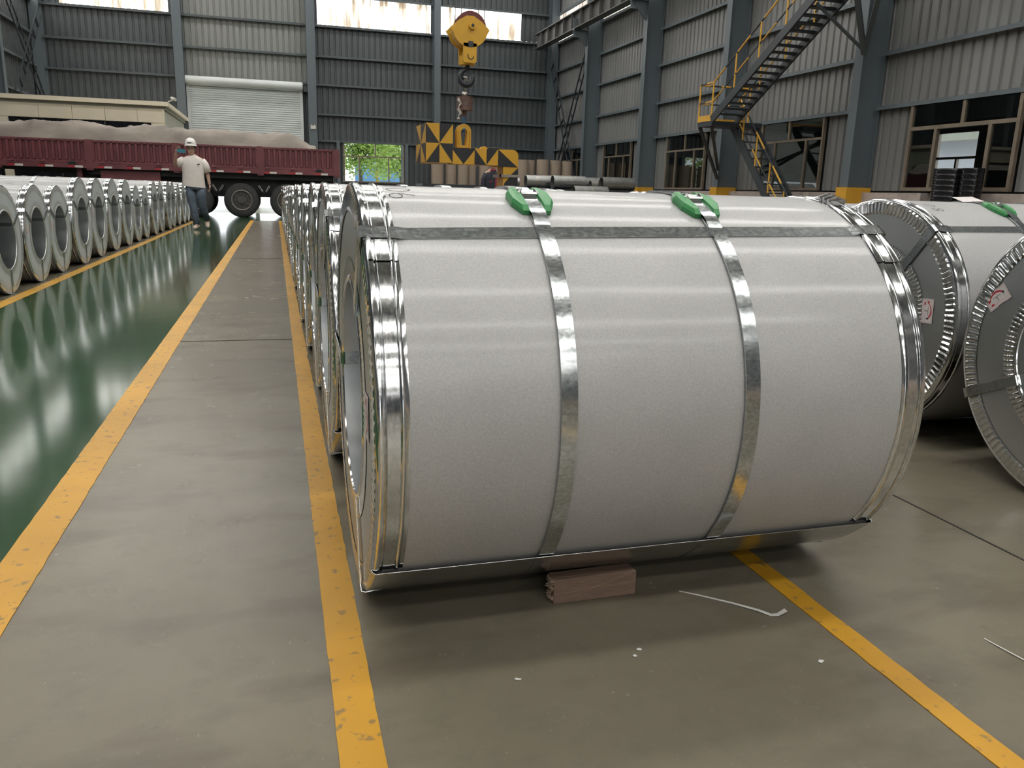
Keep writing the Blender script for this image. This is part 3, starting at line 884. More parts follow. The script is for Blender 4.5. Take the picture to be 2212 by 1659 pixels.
        path += [(L-0.004, r+0.0035, b1), (L+0.006, r+0.0002, b1), (L+0.0075, r-0.015, b1), (L+0.0075, bore+0.004, b1), (L-0.004, bore-0.003, b1), (L-0.10, bore-0.003, b1)]
        mb = MB()
        for (x, q, a) in path:
            tg = Vector((0, math.sin(a), math.cos(a)))*(W/2)
            p = Vector(P3(x, q, a, r))
            mb.v += [tuple(p-tg), tuple(p+tg)]
        for i in range(len(path)-1): mb.face((2*i, 2*i+1, 2*i+3, 2*i+2))
        so = mb.build('axial_strap', 'strap', t, False, fix=False)
        md = so.modifiers.new('thickness', 'SOLIDIFY'); md.thickness = 0.0016; md.offset = 1
    if ringseal:    # tensioned seal of the far edge ring near the top
        mb = MB(); x = L-0.035; a = R(74)
        for j in range(3):
            aa = a+R(j*2.2)
            mb.rings([[P3(x+dx, r+hh, aa+R(da), r) for dx, hh in ((-0.022, -0.003), (-0.022, 0.008), (0.022, 0.008), (0.022, -0.003))] for da in (-0.8, 0.8)])
            mb.tube([P3(x-0.026, r+0.006, aa, r), P3(x+0.0, r+0.013, aa+R(0.4), r), P3(x+0.026, r+0.006, aa, r)], 0.0042, 6)
        mb.build('ring_seal', 'seal', t, False)
    if sticker:
        rad, ang, rot = sticker
        place_sticker(t, r, rad, R(ang), R(rot))
    if marks: write_marks(t, r, rb, marks)
    return t

def place_sticker(t, r, rad, ang, rot):
    """white handling label on the end plate: arrow, T bar, umbrella, glass"""
    cy, cz = -rad*math.cos(ang), r+rad*math.sin(ang)
    def pt(u, v, d):
        return (-0.0012-d, cy-u*math.cos(rot)+v*math.sin(rot), cz+u*math.sin(rot)+v*math.cos(rot))
    w, h = 0.047, 0.029     # half sizes; u runs towards -Y, left to right for the viewer
    mb = MB()
    out = [(-w, -h), (w, -h), (w, h), (-w, h)]
    mb.rings([[pt(u, v, 0) for u, v in out], [pt(u, v, 0.0008) for u, v in out]], cap0=False)
    s = mb.build('handling_label', 'paper', t)
    s['label'] = 'white label with red arrow and black handling symbols'
    d = 0.0011
    def poly(nm, pts, mat):
        q = MB(); q.v += [pt(u, v, d) for u, v in pts]; q.face(range(len(pts))); return q.build(nm, mat, s, fix=False)
    b = MB()
    for (u0, v0, u1, v1) in ((-w+.003, h-.0036, w-.003, h-.003), (-w+.003, -h+.003, w-.003, -h+.0036), (-w+.003, -h+.003, -w+.0036, h-.003), (w-.0036, -h+.003, w-.003, h-.003), (-w+.003, -h+.012, w-.003, -h+.0125)):
        o = len(b.v); b.v += [pt(u0, v0, d), pt(u1, v0, d), pt(u1, v1, d), pt(u0, v1, d)]; b.face((o, o+1, o+2, o+3))
    b.build('label_border', 'red_print', s, fix=False)
    a = MB(); n = 10
    for i in range(n+1):
        th = R(150-110*i/n); th2 = th
        wd = 0.0016+0.0022*i/n
        a.v += [pt(0.036*math.cos(th), -0.016+0.036*math.sin(th)+wd, d), pt(0.036*math.cos(th), -0.016+0.036*math.sin(th)-wd, d)]
    for i in range(n): a.face((2*i, 2*i+1, 2*i+3, 2*i+2))
    o = len(a.v); a.v += [pt(-0.040, -0.004, d), pt(-0.026, 0.004, d), pt(-0.036, 0.010, d)]; a.face((o, o+1, o+2))
    a.build('red_arrow', 'red_print', s, fix=False)
    k = MB()
    for (u0, v0, u1, v1) in ((-0.016, 0.004, 0.016, 0.0056), (-0.001, -0.013, 0.001, 0.004), (-0.007, -0.001, -0.0055, 0.002), (-0.011, -0.028, 0.02, -0.0266), (0.0285, -0.006, 0.0295, 0.0), (0.0262, -0.007, 0.0318, -0.006)):
        o = len(k.v); k.v += [pt(u0, v0, d), pt(u1, v0, d), pt(u1, v1, d), pt(u0, v1, d)]; k.face((o, o+1, o+2, o+3))
    o = len(k.v); k.v += [pt(0.025, 0.009, d), pt(0.033, 0.009, d), pt(0.0325, 0.003, d), pt(0.029, 0.0, d), pt(0.0255, 0.003, d)]; k.face(range(o, o+5))
    k.build('handling_symbols', 'black_print', s, fix=False)
    um = [(-0.028+0.007*math.cos(R(i*18)), -0.016+0.007*math.sin(R(i*18))) for i in range(11)]
    poly('umbrella_symbol', um, 'red_print')

GLYPH = {'9': [[(0.85, 0.62), (0.6, 0.45), (0.25, 0.5), (0.12, 0.75), (0.3, 0.98), (0.65, 0.98), (0.85, 0.75), (0.82, 0.4), (0.7, 0.1), (0.5, -0.05)]],
         '0': [[(0.5, 1), (0.2, 0.85), (0.12, 0.5), (0.25, 0.12), (0.55, 0.0), (0.82, 0.2), (0.88, 0.6), (0.7, 0.95), (0.42, 1.0)]],
         '8': [[(0.8, 0.8), (0.5, 1.0), (0.22, 0.8), (0.4, 0.55), (0.75, 0.35), (0.8, 0.1), (0.5, 0), (0.2, 0.15), (0.35, 0.45), (0.75, 0.7), (0.82, 0.85)]]}
def write_marks(t, r, rb, marks):
    for txt, x0, phi0, size in marks:
        mb = MB()
        for ci, ch in enumerate(txt):
            for st in GLYPH[ch]:
                pts = []
                # glyph up (v) points to -X, text runs up the curve
                for u, v in st:
                    pts.append((x0+(1-v)*size, phi0+(ci*0.95+u*0.8)*size*1.05/r))
                for (xa, pa), (xb, pb) in zip(pts[:-1], pts[1:]):
                    du, dv = xb-xa, (pb-pa)*r; l = math.hypot(du, dv) or 1; nx, np_ = -dv/l*0.0013, du/l*0.0013/r
                    o = len(mb.v)
                    mb.v += [P3(xa+nx, rb+0.0005, pa+np_, r), P3(xb+nx, rb+0.0005, pb+np_, r), P3(xb-nx, rb+0.0005, pb-np_, r), P3(xa-nx, rb+0.0005, pa-np_, r)]
                    mb.face((o, o+1, o+2, o+3))
        mb.build('marker_writing', 'marker', t, fix=False)

MAT['sheet_dark'] = mat_bright('lap_sheet_metal', (0.46, 0.48, 0.47), (0.58, 0.60, 0.59), 0.24, (0.6, 1, 1), 90, 0.004)

LC = 1.222
hero = make_coil('large galvanised steel coil in the foreground resting on a wooden block', (0.158, 1.865, 0), 0.4725, LC,
                 [(53, 57), (176, 176), (-68, -68)], [0.532-0.158, 0.937-0.158], crimp=0.4, sticker=(0.33, 3, -90), marks=[('908', 0.072, R(70.2), 0.052)], seg=220)
coilA = make_coil('second coil on the right, crimped rim and label half behind the foreground coil', (2.399, 2.807, 0), 0.475, LC,
                  [(51, 53), (176, 176), (-68, -68)], [0.44, 0.80], lap=False, sticker=(0.329, 9.8, -88), marks=[('80', 0.10, R(66), 0.05)], seg=150)
coilB = make_coil('nearest coil at the right edge, label by its rim, cut by the frame', (2.356, 1.777, 0), 0.477, LC,
                  [(205, 205), (85, 85), (-35, -35)], [0.44, 0.80], lap=False, pads=False, sticker=(0.394, 157.5, 42), ringseal=False)
proto = make_coil('coil directly behind the foreground coil, first of the middle row', (0.150, 2.865, 0), 0.475, LC,
                  [(53, 53), (173, 173), (-67, -67)], [0.42, 0.80], lap=True, pads=False, seg=110, crimp=0.5, group='coils in the middle row', ringseal=False)
ORD = ['first', 'second', 'third', 'fourth', 'fifth', 'sixth', 'seventh', 'eighth', 'ninth', 'tenth', 'eleventh', 'twelfth', 'thirteenth', 'fourteenth', 'fifteenth', 'sixteenth', 'seventeenth', 'eighteenth', 'nineteenth', 'twentieth', 'twenty-first', 'twenty-second']
rnd = random.Random(11)
y = 2.865; rr_prev = 0.475
for i in range(1, 20):
    k = rnd.choice([0.985, 1.0, 1.0, 1.005])
    y += 1.0
    dup(proto, (0.146+rnd.uniform(-0.006, 0.012), y, 0), 'coil in the middle row along the yellow line, %s behind the foreground coil' % ORD[i], scale=(1, k, k))
# left row, end faces towards the aisle (turned half round)
LEFT = [(7.516, .442), (8.453, .445), (9.371, .442), (10.31, .487), (11.34, .489), (12.36, .491), (13.37, .490), (14.32, .446), (15.23, .444), (16.19, .486), (17.19, .486), (18.19, .492), (19.19, .490), (20.16, .463), (21.14, .486), (22.13, .486), (23.1, .48)]
lp = make_coil('nearest coil of the left row beside the green aisle', (-2.13, 7.516, 0), 0.475, LC, [(30, 30), (150, 150), (-90, -90)], [0.42, 0.80],
               lap=False, pads=False, group='coils in the left row', rz=PI, seg=110, ringseal=False, flange='flange', crimp=0.3, sticker=(0.375, 172, -90))
for i, (yy, r0) in enumerate(LEFT):
    k = r0/0.475
    if i == 0:
        lp.location = (-2.13, yy, 0); lp.scale = (1, k, k); continue
    dup(lp, (-2.13+rnd.uniform(-0.02, 0.02), yy, 0), '%s coil of the left row beside the green aisle, counted from the front' % ORD[i], scale=(1, k, k))
pp = MB(); pp.rings([[(-0.055, -0.03, 0.0), (0.055, -0.035, 0.004), (0.05, 0.03, 0.022), (-0.05, 0.035, 0.018)], [(-0.055, -0.03, 0.001), (0.055, -0.035, 0.005), (0.05, 0.03, 0.023), (-0.05, 0.035, 0.019)]])
tag(pp.build('paper_sheet', 'paper', None, loc=(2.83, 2.80, 0.945)), 'white paper sheet lying on top of the second coil on the right', 'paper')
# coils behind the two on the right
for i in range(3):
    dup(proto, (2.36, 3.80+i*0.98, 0), ['coil', 'second coil', 'third coil'][i]+' behind the labelled right-hand coils, mostly hidden', scale=(1, 0.98, 0.98))['group'] = 'coils at the right'

# ------------------------------------------------------------------ wood block and strips on the floor
wbk = thing('wood_block', 'brown wooden wedge block with torn end under the foreground coil', 'wood block', (0.573, 1.585, 0))
mb = MB(); mb.rings([[(0.012, 0, 0.001), (0.22, 0.002, 0.001), (0.22, 0.002, 0.060), (0.217, 0.004, 0.0635), (0.012, 0.0, 0.0605)],
                     [(0.012, 0.044, 0.001), (0.215, 0.044, 0.001), (0.215, 0.044, 0.062), (0.212, 0.040, 0.0635), (0.012, 0.040, 0.0610)]])
mb.build('timber', 'wood', wbk)
tm = MB(); rw = random.Random(4)
for i in range(80):
    yy = rw.uniform(0.002, 0.042); zz = rw.uniform(0.004, 0.058); l = rw.uniform(0.002, 0.011); s = rw.uniform(0.0015, 0.0050)
    tm.add([(0.014, yy-s, zz-s), (0.014, yy+s, zz-s), (0.014, yy+s, zz+s), (0.014, yy-s, zz+s), (0.014-l, yy+rw.uniform(-.003, .003), zz+rw.uniform(-.004, .004))], [(0, 1, 4), (1, 2, 4), (2, 3, 4), (3, 0, 4)])
stuff(tm.build('splinters', 'wood_torn', wbk, fix=False))

def ribbon(name, label, pts, w, mat):
    mb = MB()
    for i, p in enumerate(pts):
        p = Vector(p); d = (Vector(pts[min(i+1, len(pts)-1)])-Vector(pts[max(0, i-1)])); n = Vector((-d.y, d.x, 0)).normalized()*((w[i] if isinstance(w, tuple) else w)/2)
        mb.v += [tuple(p-n), tuple(p+n)]
    for i in range(len(pts)-1): mb.face((2*i, 2*i+1, 2*i+3, 2*i+2))
    o = mb.build(name, mat, None, False, fix=False)
    md = o.modifiers.new('thickness', 'SOLIDIFY'); md.thickness = 0.0012; md.offset = 1
    return tag(o, label, 'metal strip')
ribbon('strip_offcut', 'pale metal strip with curled end on the floor before the wood block', [(0.905, 1.575, 0.0012), (0.94, 1.546, 0.0014), (1.0, 1.488, 0.003), (1.04, 1.443, 0.004), (1.058, 1.421, 0.002), (1.072, 1.415, 0.004), (1.092, 1.414, 0.014)], (0.0015, 0.004, 0.007, 0.009, 0.010, 0.011, 0.012), 'offcut')
ribbon('strip_offcut', 'thin white metal strip on the floor at the right edge', [(1.466, 1.22, 0.0015), (1.468, 1.19, 0.003), (1.471, 1.16, 0.004), (1.478, 1.125, 0.003), (1.49, 1.08, 0.0015)], 0.003, 'offcut')
rs = random.Random(21)
for i, (x, yy, lab) in enumerate(((0.70, 1.36, 'white paint flake on the floor below the wooden block'), (0.42, 1.32, 'small pale paint flake on the floor near the thick yellow line'), (0.68, 1.34, 'pale flake left of the other flake below the wooden block'), (1.05, 1.23, 'thin curled white flake between the strip and the right yellow line'))):
    mb = MB(); n = 7
    mb.v += [(0.008*math.cos(2*PI*k/n)*rs.uniform(0.4, 1.1), 0.006*math.sin(2*PI*k/n)*rs.uniform(0.4, 1.1), 0.001) for k in range(n)]
    mb.face(range(n)); o = mb.build('paint_flake', 'offcut', None, fix=False, loc=(x, yy, 0.0008)); tag(o, lab, 'flake')
    md = o.modifiers.new('thickness', 'SOLIDIFY'); md.thickness = 0.0008; md.offset = 1

# ------------------------------------------------------------------ truck trailer
tr = thing('truck_trailer', 'red flatbed truck trailer with ribbed side boards across the hall', 'truck', (0, 25.6, 0))
def sl(x): return 0.0   # bed is level
ZB0, ZB1 = 1.29, 2.06
posts = [-8.48, -7.25, -4.97, -2.70, -0.39, 1.83]
for a, b in zip(posts[:-1], posts[1:]):
    mb = MB()
    x0, x1 = a+0.10, b-0.10
    n = 13; w = (x1-x0)/n
    mb.box((x0, 0.055, ZB0+0.14), (x1, 0.08, ZB1))
    mb.box((x0, 0.0, ZB0+0.14), (x1, 0.06, ZB0+0.22)); mb.box((x0, 0.0, ZB1-0.06), (x1, 0.06, ZB1))
    for i in range(n+1):
        c = x0+i*w
        mb.rings([[(c-w*.30, 0.055, z), (c-w*.20, 0.0, z), (c+w*.20, 0.0, z), (c+w*.30, 0.055, z)] for z in (ZB0+0.2, ZB1-0.04)])
    mb.build('side_board', 'truck_red', tr)
for p in posts:
    mb = MB(); mb.box((p-0.09, -0.02, ZB0-0.05), (p+0.09, 0.09, ZB1+0.01)); mb.build('side_post', 'truck_red', tr)
mb = MB(); mb.box((-8.58, -0.03, ZB0), (1.88, 0.09, ZB0+0.135)); mb.box((-8.58, 0.09, ZB0), (1.88, 2.5, ZB0+0.10)); mb.build('bed_frame', 'truck_red', tr)
mb = MB(); mb.box((-8.58, 2.42, ZB0+0.1), (1.88, 2.5, ZB1)); mb.build('side_board', 'truck_red', tr)
mb = MB(); mb.box((1.80, 0.09, ZB0), (1.88, 2.42, ZB1)); mb.build('tail_board', 'truck_red', tr)
x = -8.5; i = 0
while x < 1.7:
    mb = MB(); mb.box((x, -0.036, ZB0+0.015), (x+0.17, -0.029, ZB0+0.06)); mb.build('reflector', 'reflect_red', tr)
    mb = MB(); mb.box((x+0.17, -0.036, ZB0+0.01), (x+0.37, -0.029, ZB0+0.065)); mb.build('reflector', 'reflect_white', tr)
    mb = MB(); mb.box((x+0.0, -0.05, ZB0+0.10), (x+0.22, -0.02, ZB0+0.15)); mb.cyl((x+0.05, -0.045, ZB0+0.16), (x+0.17, -0.045, ZB0+0.16), 0.025, 8); mb.build('hinge', 'truck_dark' if i % 9 == 4 else 'truck_red', tr)
    x += 0.745; i += 1
mb = MB(); mb.box((-5.2, 0.55, 0.78), (1.75, 0.72, ZB0)); mb.box((-5.2, 1.78, 0.78), (1.75, 1.95, ZB0)); mb.box((-5.0, 0.2, 1.13), (1.7, 2.3, ZB0))
mb.prism([(-5.2, 1.10), (-5.2, ZB0), (-8.55, ZB0), (-8.55, 1.22), (-7.4, 1.22)], 0.5, 2.0)
mb.box((-2.9, 0.5, 0.60), (1.1, 2.0, 1.13)); mb.build('chassis', 'truck_dark', tr)
mb = MB(); mb.box((-4.74, 0.12, 0.62), (-3.18, 0.60, 1.25)); mb.box((-4.68, 0.10, 0.68), (-3.24, 0.12, 1.14)); mb.build('tool_box', 'truck_red', tr)
mb = MB(); mb.box((-5.35, 0.15, 0.6), (-5.22, 0.5, ZB0)); mb.build('landing_leg', 'truck_red', tr)
def wheel(x, y):
    R0 = 0.505
    prof = [(0, 0.30), (-0.005, 0.36), (0.01, 0.44), (0.035, 0.485), (0.06, R0), (0.22, R0), (0.245, 0.485), (0.27, 0.44), (0.285, 0.36), (0.28, 0.30)]
    mb = MB(); n = 40; w = len(prof)
    for i in range(n):
        a = 2*PI*i/n
        for d, q in prof: mb.v.append((x+q*math.cos(a), y+d, R0+q*math.sin(a)))
    for i in range(n):
        j = (i+1) % n
        for c in range(w-1): mb.face((i*w+c, i*w+c+1, j*w+c+1, j*w+c))
    ty = mb.build('wheel', 'tyre', tr, True)
    prof = [(0.0, 0.305), (-0.012, 0.30), (-0.012, 0.275), (0.03, 0.262)]
    mb = MB(); w = len(prof)
    for i in range(n):
        a = 2*PI*i/n
        for d, q in prof: mb.v.append((x+q*math.cos(a), y+d, R0+q*math.sin(a)))
    for i in range(n):
        j = (i+1) % n
        for c in range(w-1): mb.face((i*w+c, i*w+c+1, j*w+c+1, j*w+c))
    mb.build('rim_edge', 'rim_edge', ty, True)
    mb = MB(); mb.cyl((x, y+0.07, R0), (x, y+0.12, R0), 0.265, 30); mb.cyl((x, y-0.02, R0), (x, y+0.1, R0), 0.085, 16); mb.cyl((x, y+0.02, R0), (x, y+0.1, R0), 0.13, 16)
    for i in range(10):
        a = 2*PI*i/10
        mb.cyl((x+0.19*math.cos(a), y+0.03, R0+0.19*math.sin(a)), (x+0.19*math.cos(a), y+0.08, R0+0.19*math.sin(a)), 0.032, 8)
    mb.build('hub', 'rim', ty)
for x in (-2.27, -0.965, 0.345):
    wheel(x, 0.03); wheel(x, 0.36); wheel(x, 1.85); wheel(x, 2.18)
    mb = MB(); mb.cyl((x, 0.3, 0.505), (x, 2.2, 0.505), 0.09, 12); mb.build('axle', 'truck_dark', tr)
    for s in (-1, 1):
        mb = MB(); mb.bar((x+s*0.50, 0.06, 0.94), (x+s*0.60, 0.06, 0.77), 0.05, 0.02, (0, 1, 0)); mb.bar((x+s*0.50, 0.2, 0.95), (x+s*0.62, 0.2, 0.72), 0.5, 0.02, (s, 0, 1), 1)
        mb.build('mudguard', ['reflect_white', 'truck_dark'], tr)
# tarpaulin over the load
prof = [(-14, 2.45), (-10, 2.47), (-7.28, 2.45), (-6.82, 2.46), (-6.36, 2.53), (-5.8, 2.52), (-5.42, 2.57), (-4.95, 2.51), (-4.35, 2.43), (-3.9, 2.46), (-3.54, 2.53), (-2.92, 2.47), (-2.2, 2.46), (-1.45, 2.48), (-0.9, 2.42), (-0.4, 2.42), (0.0, 2.45), (0.28, 2.47), (0.62, 2.42), (0.85, 2.30), (1.06, 2.16), (1.25, 2.09)]
def ztop(x):
    for (a, za), (b, zb) in zip(prof[:-1], prof[1:]):
        if a <= x <= b: return za+(zb-za)*(x-a)/(b-a)
    return 2.09
mb = MB(); nx, ny = 220, 26; rt = random.Random(3)
from mathutils import noise as mnoise
for i in range(nx+1):
    x = -8.5+9.75*i/nx; zt_ = ztop(x)
    for j in range(ny+1):
        v = j/ny; yy = 0.09+2.32*v
        s = min(1.0, math.sin(PI*min(v, 1-v))*2.6)**0.6 if 0 < v < 1 else 0.0
        q1 = 1-abs(mnoise.noise(Vector((x*0.9+yy*1.6, yy*1.3-x*0.5, 1.0))))*3.0
        q2 = 1-abs(mnoise.noise(Vector((x*1.7-yy*2.0, yy*2.4+x*0.4, 4.0))))*4.0
        z = 2.03+(zt_-2.03)*s+(0.07*max(0, q1)+0.05*max(0, q2)+0.04*mnoise.noise(Vector((x*1.3, yy*2.5, 0)))-0.03)*s
        yy += 0.06*mnoise.noise(Vector((x*1.2, yy*2, 7)))*(1 if 0.01 < v < 0.99 else 0)
        mb.v.append((x, yy, z))
for i in range(nx):
    for j in range(ny):
        p = i*(ny+1)+j
        mb.face((p, p+ny+1, p+ny+2, p+1))
ob = mb.build('tarpaulin', 'tarp', None, True, fix=False, loc=(0, 25.6, 0))
tag(ob, 'creased grey-brown tarpaulin lying over the red trailer load', 'tarpaulin')

# ------------------------------------------------------------------ cream hut and its camera
hut = thing('hut', 'cream panelled site office hut behind the left end of the trailer', 'hut', (0, 31.0, 0))
mb = MB(); mb.box((-8.6, 0.06, 0), (-3.56, 6.8, 3.40)); mb.build('wall', 'hut_grey', hut)
mb = MB(); mb.box((-8.6, -0.16, 3.50), (-3.40, 6.85, 3.64)); mb.build('roof_slab', 'cream', hut)
mb = MB(); mb.box((-8.6, 0.02, 3.40), (-3.5, 6.82, 3.50)); mb.build('eave', 'hut_grey', hut)
xs = [-8.6, -7.42, -6.42, -5.42, -4.42, -3.55]
for a, b in zip(xs[:-1], xs[1:]):
    mb = MB(); mb.box((a+0.006, 0, 2.95), (b-0.006, 0.06, 3.40)); mb.build('cladding_panel', 'cream', hut)
for a, b in ((-8.6, -8.33), (-4.0, -3.55)):
    mb = MB(); mb.box((a+0.006, 0, 1.0), (b-0.006, 0.06, 2.94)); mb.build('cladding_panel', 'cream', hut)
for a, b in zip(xs[:-1], xs[1:]):
    mb = MB(); mb.box((a+0.006, 0, 0.0), (b-0.006, 0.06, 0.99)); mb.build('cladding_panel', 'cream', hut)
for a, b in ((-8.32, -6.9), (-6.88, -5.46), (-5.44, -4.01)):
    mb = MB(); mb.box((a, 0.03, 1.0), (b, 0.05, 2.94)); mb.build('window_pane', 'black_gloss', hut)
mb = MB(); mb.box((-3.555, 1.2, 2.3), (-3.53, 1.6, 2.7)); mb.build('side_vent', 'steel_dark', hut)
cc = thing('security_camera', 'white security camera on the corner of the cream hut roof', 'camera', (-3.27, 31.1, 3.67))
mb = MB(); mb.tube([(-0.15, 0, 0.0), (-0.05, 0, 0.03), (0.02, 0, 0.06)], 0.02, 8); mb.build('bracket', 'white_plastic', cc)
mb = MB(); mb.cyl((-0.04, 0.1, 0.13), (0.1, -0.12, 0.07), 0.055, 12); mb.build('housing', 'white_plastic', cc, True, angle=40)
jb = MB(); jb.box((1.60, 37.40, 3.42), (1.82, 37.449, 3.56)); jb.box((1.64, 37.42, 3.56), (1.66, 37.449, 3.62)); jb.box((1.76, 37.42, 3.56), (1.78, 37.449, 3.62))
tag(jb.build('junction_box', 'white_plastic'), 'small white junction box on the column right of the shutter', 'junction box')

# ------------------------------------------------------------------ crane block, load cell, C-hook
hb = thing('crane_hook_block', 'yellow crane hook block with red sheave and black hook', 'crane hook', (3.20, 14.0, 2.65))
def arc(cx, cz, r, a0, a1, n): return [(cx+r*math.cos(R(a0+(a1-a0)*i/n)), cz+r*math.sin(R(a0+(a1-a0)*i/n))) for i in range(n+1)]
pl = [(-0.335, 0.90)]+arc(0.005, 0.915, 0.30, 197, 343, 16)+[(0.335, 0.90), (0.20, 1.02), (0.06, 1.10), (-0.06, 1.10), (-0.20, 1.02)]
for y0 in (-0.20, 0.17):
    mb = MB(); mb.prism(pl, y0, y0+0.03); o = mb.build('side_plate', 'block_yellow', hb)
mb = MB(); n = 20
pg = arc(0.005, 0.915, 0.285, 190, 350, n)
mb.rings([[(x, -0.17, z), (x, 0.17, z), (x*0.96, 0.17, z+0.015), (x*0.96, -0.17, z+0.015)] for x, z in pg]); mb.build('sheave_guard', 'block_yellow', hb)
for yy in (-0.10, -0.02, 0.06):
    mb = MB(); mb.cyl((0.03, yy, 0.93), (0.03, yy+0.05, 0.93), 0.245, 32); mb.cyl((0.03, yy-0.012, 0.93), (0.03, yy, 0.93), 0.265, 32)
    mb.build('sheave', 'sheave_red', hb, True, angle=30)
mb = MB(); mb.cyl((0.03, -0.26, 0.945), (0.03, 0.24, 0.945), 0.055, 20); mb.cyl((0.03, -0.27, 0.945), (0.03, -0.25, 0.945), 0.025, 12, 1); mb.build('sheave_pin', ['block_yellow', 'hook_black'], hb, True, angle=40)
mb = MB(); mb.box((-0.028, -0.206, 0.62), (0.055, -0.20, 0.71)); mb.build('name_plate', 'steel_dark', hb)
for y0 in (-0.20, 0.16):
    q = MB(); q.prism([(-0.11, 0.40), (-0.09, 0.375), (0.09, 0.375), (0.115, 0.40), (0.115, 0.68), (-0.11, 0.68)], y0, y0+0.04); q.build('cheek_plate', 'block_yellow', hb)
q = MB(); q.cyl((0, 0, 0.36), (0, 0, 0.50), 0.13, 20); q.cyl((0, 0, 0.5), (0, 0, 0.56), 0.085, 16); q.build('hook_bearing', 'block_yellow', hb, True, angle=40)
q = MB(); q.tube([(0.015+0.05*math.cos(R(a)), -0.205, 0.48+0.05*math.sin(R(a))) for a in range(150, 361, 30)], 0.007, 6); q.build('keeper_bar', 'hook_black', hb)
# hook: shank and curved body, thicker in the bowl
hp = [(0.0, 0, 0.40), (0.015, 0, 0.34), (-0.03, 0, 0.29), (-0.085, 0, 0.25), (-0.115, 0, 0.20)]
hr = [0.035, 0.035, 0.034, 0.036, 0.040]
for a in range(180, 371, 19):
    hp.append((-0.01+0.108*math.cos(R(a)), 0, 0.155+0.108*math.sin(R(a)))); hr.append(0.040+0.016*math.sin(R(min(180, max(0, a-180)))))
hp += [(0.125, 0, 0.215)]; hr += [0.018]
q = MB(); q.tube(hp, hr, 12); q.build('hook', 'hook_black', hb, True)
for x in (-0.245, -0.14, 0.15, 0.255):
    q = MB(); q.cyl((x+0.02, -0.05, 0.95), (x+0.02, -0.05, 8.2), 0.006, 6); q.build('hoist_rope', 'rope', hb)

lc = thing('load_cell', 'rusty brown cylindrical load cell between the black hook and blue hook', 'load cell', (3.165, 14.0, 2.08))
q = MB(); q.cyl((0, 0, 0.21), (0, 0, 0.415), 0.136, 28); q.cyl((0, 0, 0.415), (0, 0, 0.425), 0.14, 28); q.cyl((0, 0, 0.20), (0, 0, 0.21), 0.14, 28); q.build('housing', 'cell_brown', lc, True, angle=30)
q = MB(); q.cyl((0, 0, 0.42), (0, 0, 0.50), 0.045, 12); q.tube([(0.0, 0.03, 0.46), (0.03, 0.02, 0.60), (0.035, 0.0, 0.68), (0.02, -0.03, 0.735), (-0.02, -0.03, 0.735), (-0.035, 0.0, 0.71)], 0.02, 8); q.build('shackle', 'bare_steel', lc, True)
q = MB(); q.cyl((0, 0, 0.10), (0, 0, 0.21), 0.035, 12); q.build('swivel', 'cell_brown', lc)
q = MB(); q.tube([(0, 0, 0.14), (-0.012, 0, 0.06), (0.01, 0.04, 0.0), (0.010, 0.165, -0.04), (0.005, 0.19, -0.09), (0.0, 0.15, -0.125), (0.0, 0.05, -0.125), (0.0, -0.01, -0.09)], [0.024, 0.026, 0.028, 0.03, 0.032, 0.033, 0.030, 0.012], 10); q.build('lower_hook', 'hook_blue', lc, True)
q = MB(); q.rings([[(-0.13-0.03*math.sin(i*2.1), -0.11-0.01*(i % 2), 0.40-i*0.05), (-0.10-0.03*math.sin(i*2.1+1), -0.13, 0.40-i*0.05), (-0.115, -0.10, 0.39-i*0.05)] for i in range(8)]); q.build('tied_cloth', 'rag', lc)
q = MB(); q.v += [(-0.015, -0.1375, 0.28), (0.02, -0.1375, 0.28), (0.02, -0.1375, 0.33), (-0.015, -0.1375, 0.33)]
q.tube([(-0.012, -0.1375, 0.275), (-0.012, -0.1375, 0.33), (0.012, -0.137, 0.325), (0.012, -0.137, 0.305), (-0.01, -0.1375, 0.30), (0.014, -0.137, 0.275)], 0.004, 5); q.v = q.v; q.build('painted_letter', 'bare_steel', lc)

ch = thing('c_hook', 'yellow and black triangle-striped C-hook hanging from the crane', 'C-hook', (2.5, 14.0, 0.30))
YM, BK = 0, 1
def panel(mb, poly, m, y=0.0):
    o = len(mb.v); mb.v += [(x, y, z) for x, z in poly]; mb.face(range(o, o+len(poly)), m)
z0, z1, zm = 1.11, 1.755, 1.43
xa, xm, xb = 0.0, 0.235, 0.468
mb = MB()
mb.box((xa, 0.004, z0), (xb, 0.98, z1), YM)
panel(mb, [(xa, z1), (xm, zm), (xm, z1)], YM); panel(mb, [(xa, z1), (xa, zm), (xm, zm)], BK)
panel(mb, [(xb, z1), (xm, z1), (xm, zm)], BK); panel(mb, [(xb, z1), (xm, zm), (xb, zm)], YM)
panel(mb, [(xa, z0), (xa, zm), (xm, zm)], YM); panel(mb, [(xa, z0), (xm, zm), (xm, z0)], BK)
panel(mb, [(xm, zm), (xb, zm), (xb, z0)], BK); panel(mb, [(xm, zm), (xb, z0), (xm, z0)], YM)
ym = 0.49
def side(tri, m):
    o = len(mb.v); mb.v += [(-0.004, y, z) for y, z in tri]; mb.face(range(o, o+len(tri)), m)
for ya, yb2, flip in ((0.0, ym, 0), (ym, 0.98, 1)):
    for za, zb2, top in ((zm, z1, 1), (z0, zm, 0)):
        c = (ym, zm); far = (ya if not flip else yb2)
        fz = zb2 if top else za
        side([(far, fz), c, (ym, fz)], YM if (flip == top) else BK); side([(far, fz), (far, zm), c], BK if (flip == top) else YM)
mb.build('counterweight', ['hazard_yellow', 'hazard_black'], ch, fix=False)
mb = MB(); A0, A1 = 1.095, 1.368
mb.box((xb, 0.004, A0), (1.2749, 0.42, A1), YM)
s1, s2, s3, s4 = 0.468, 0.855, 1.07, 1.275
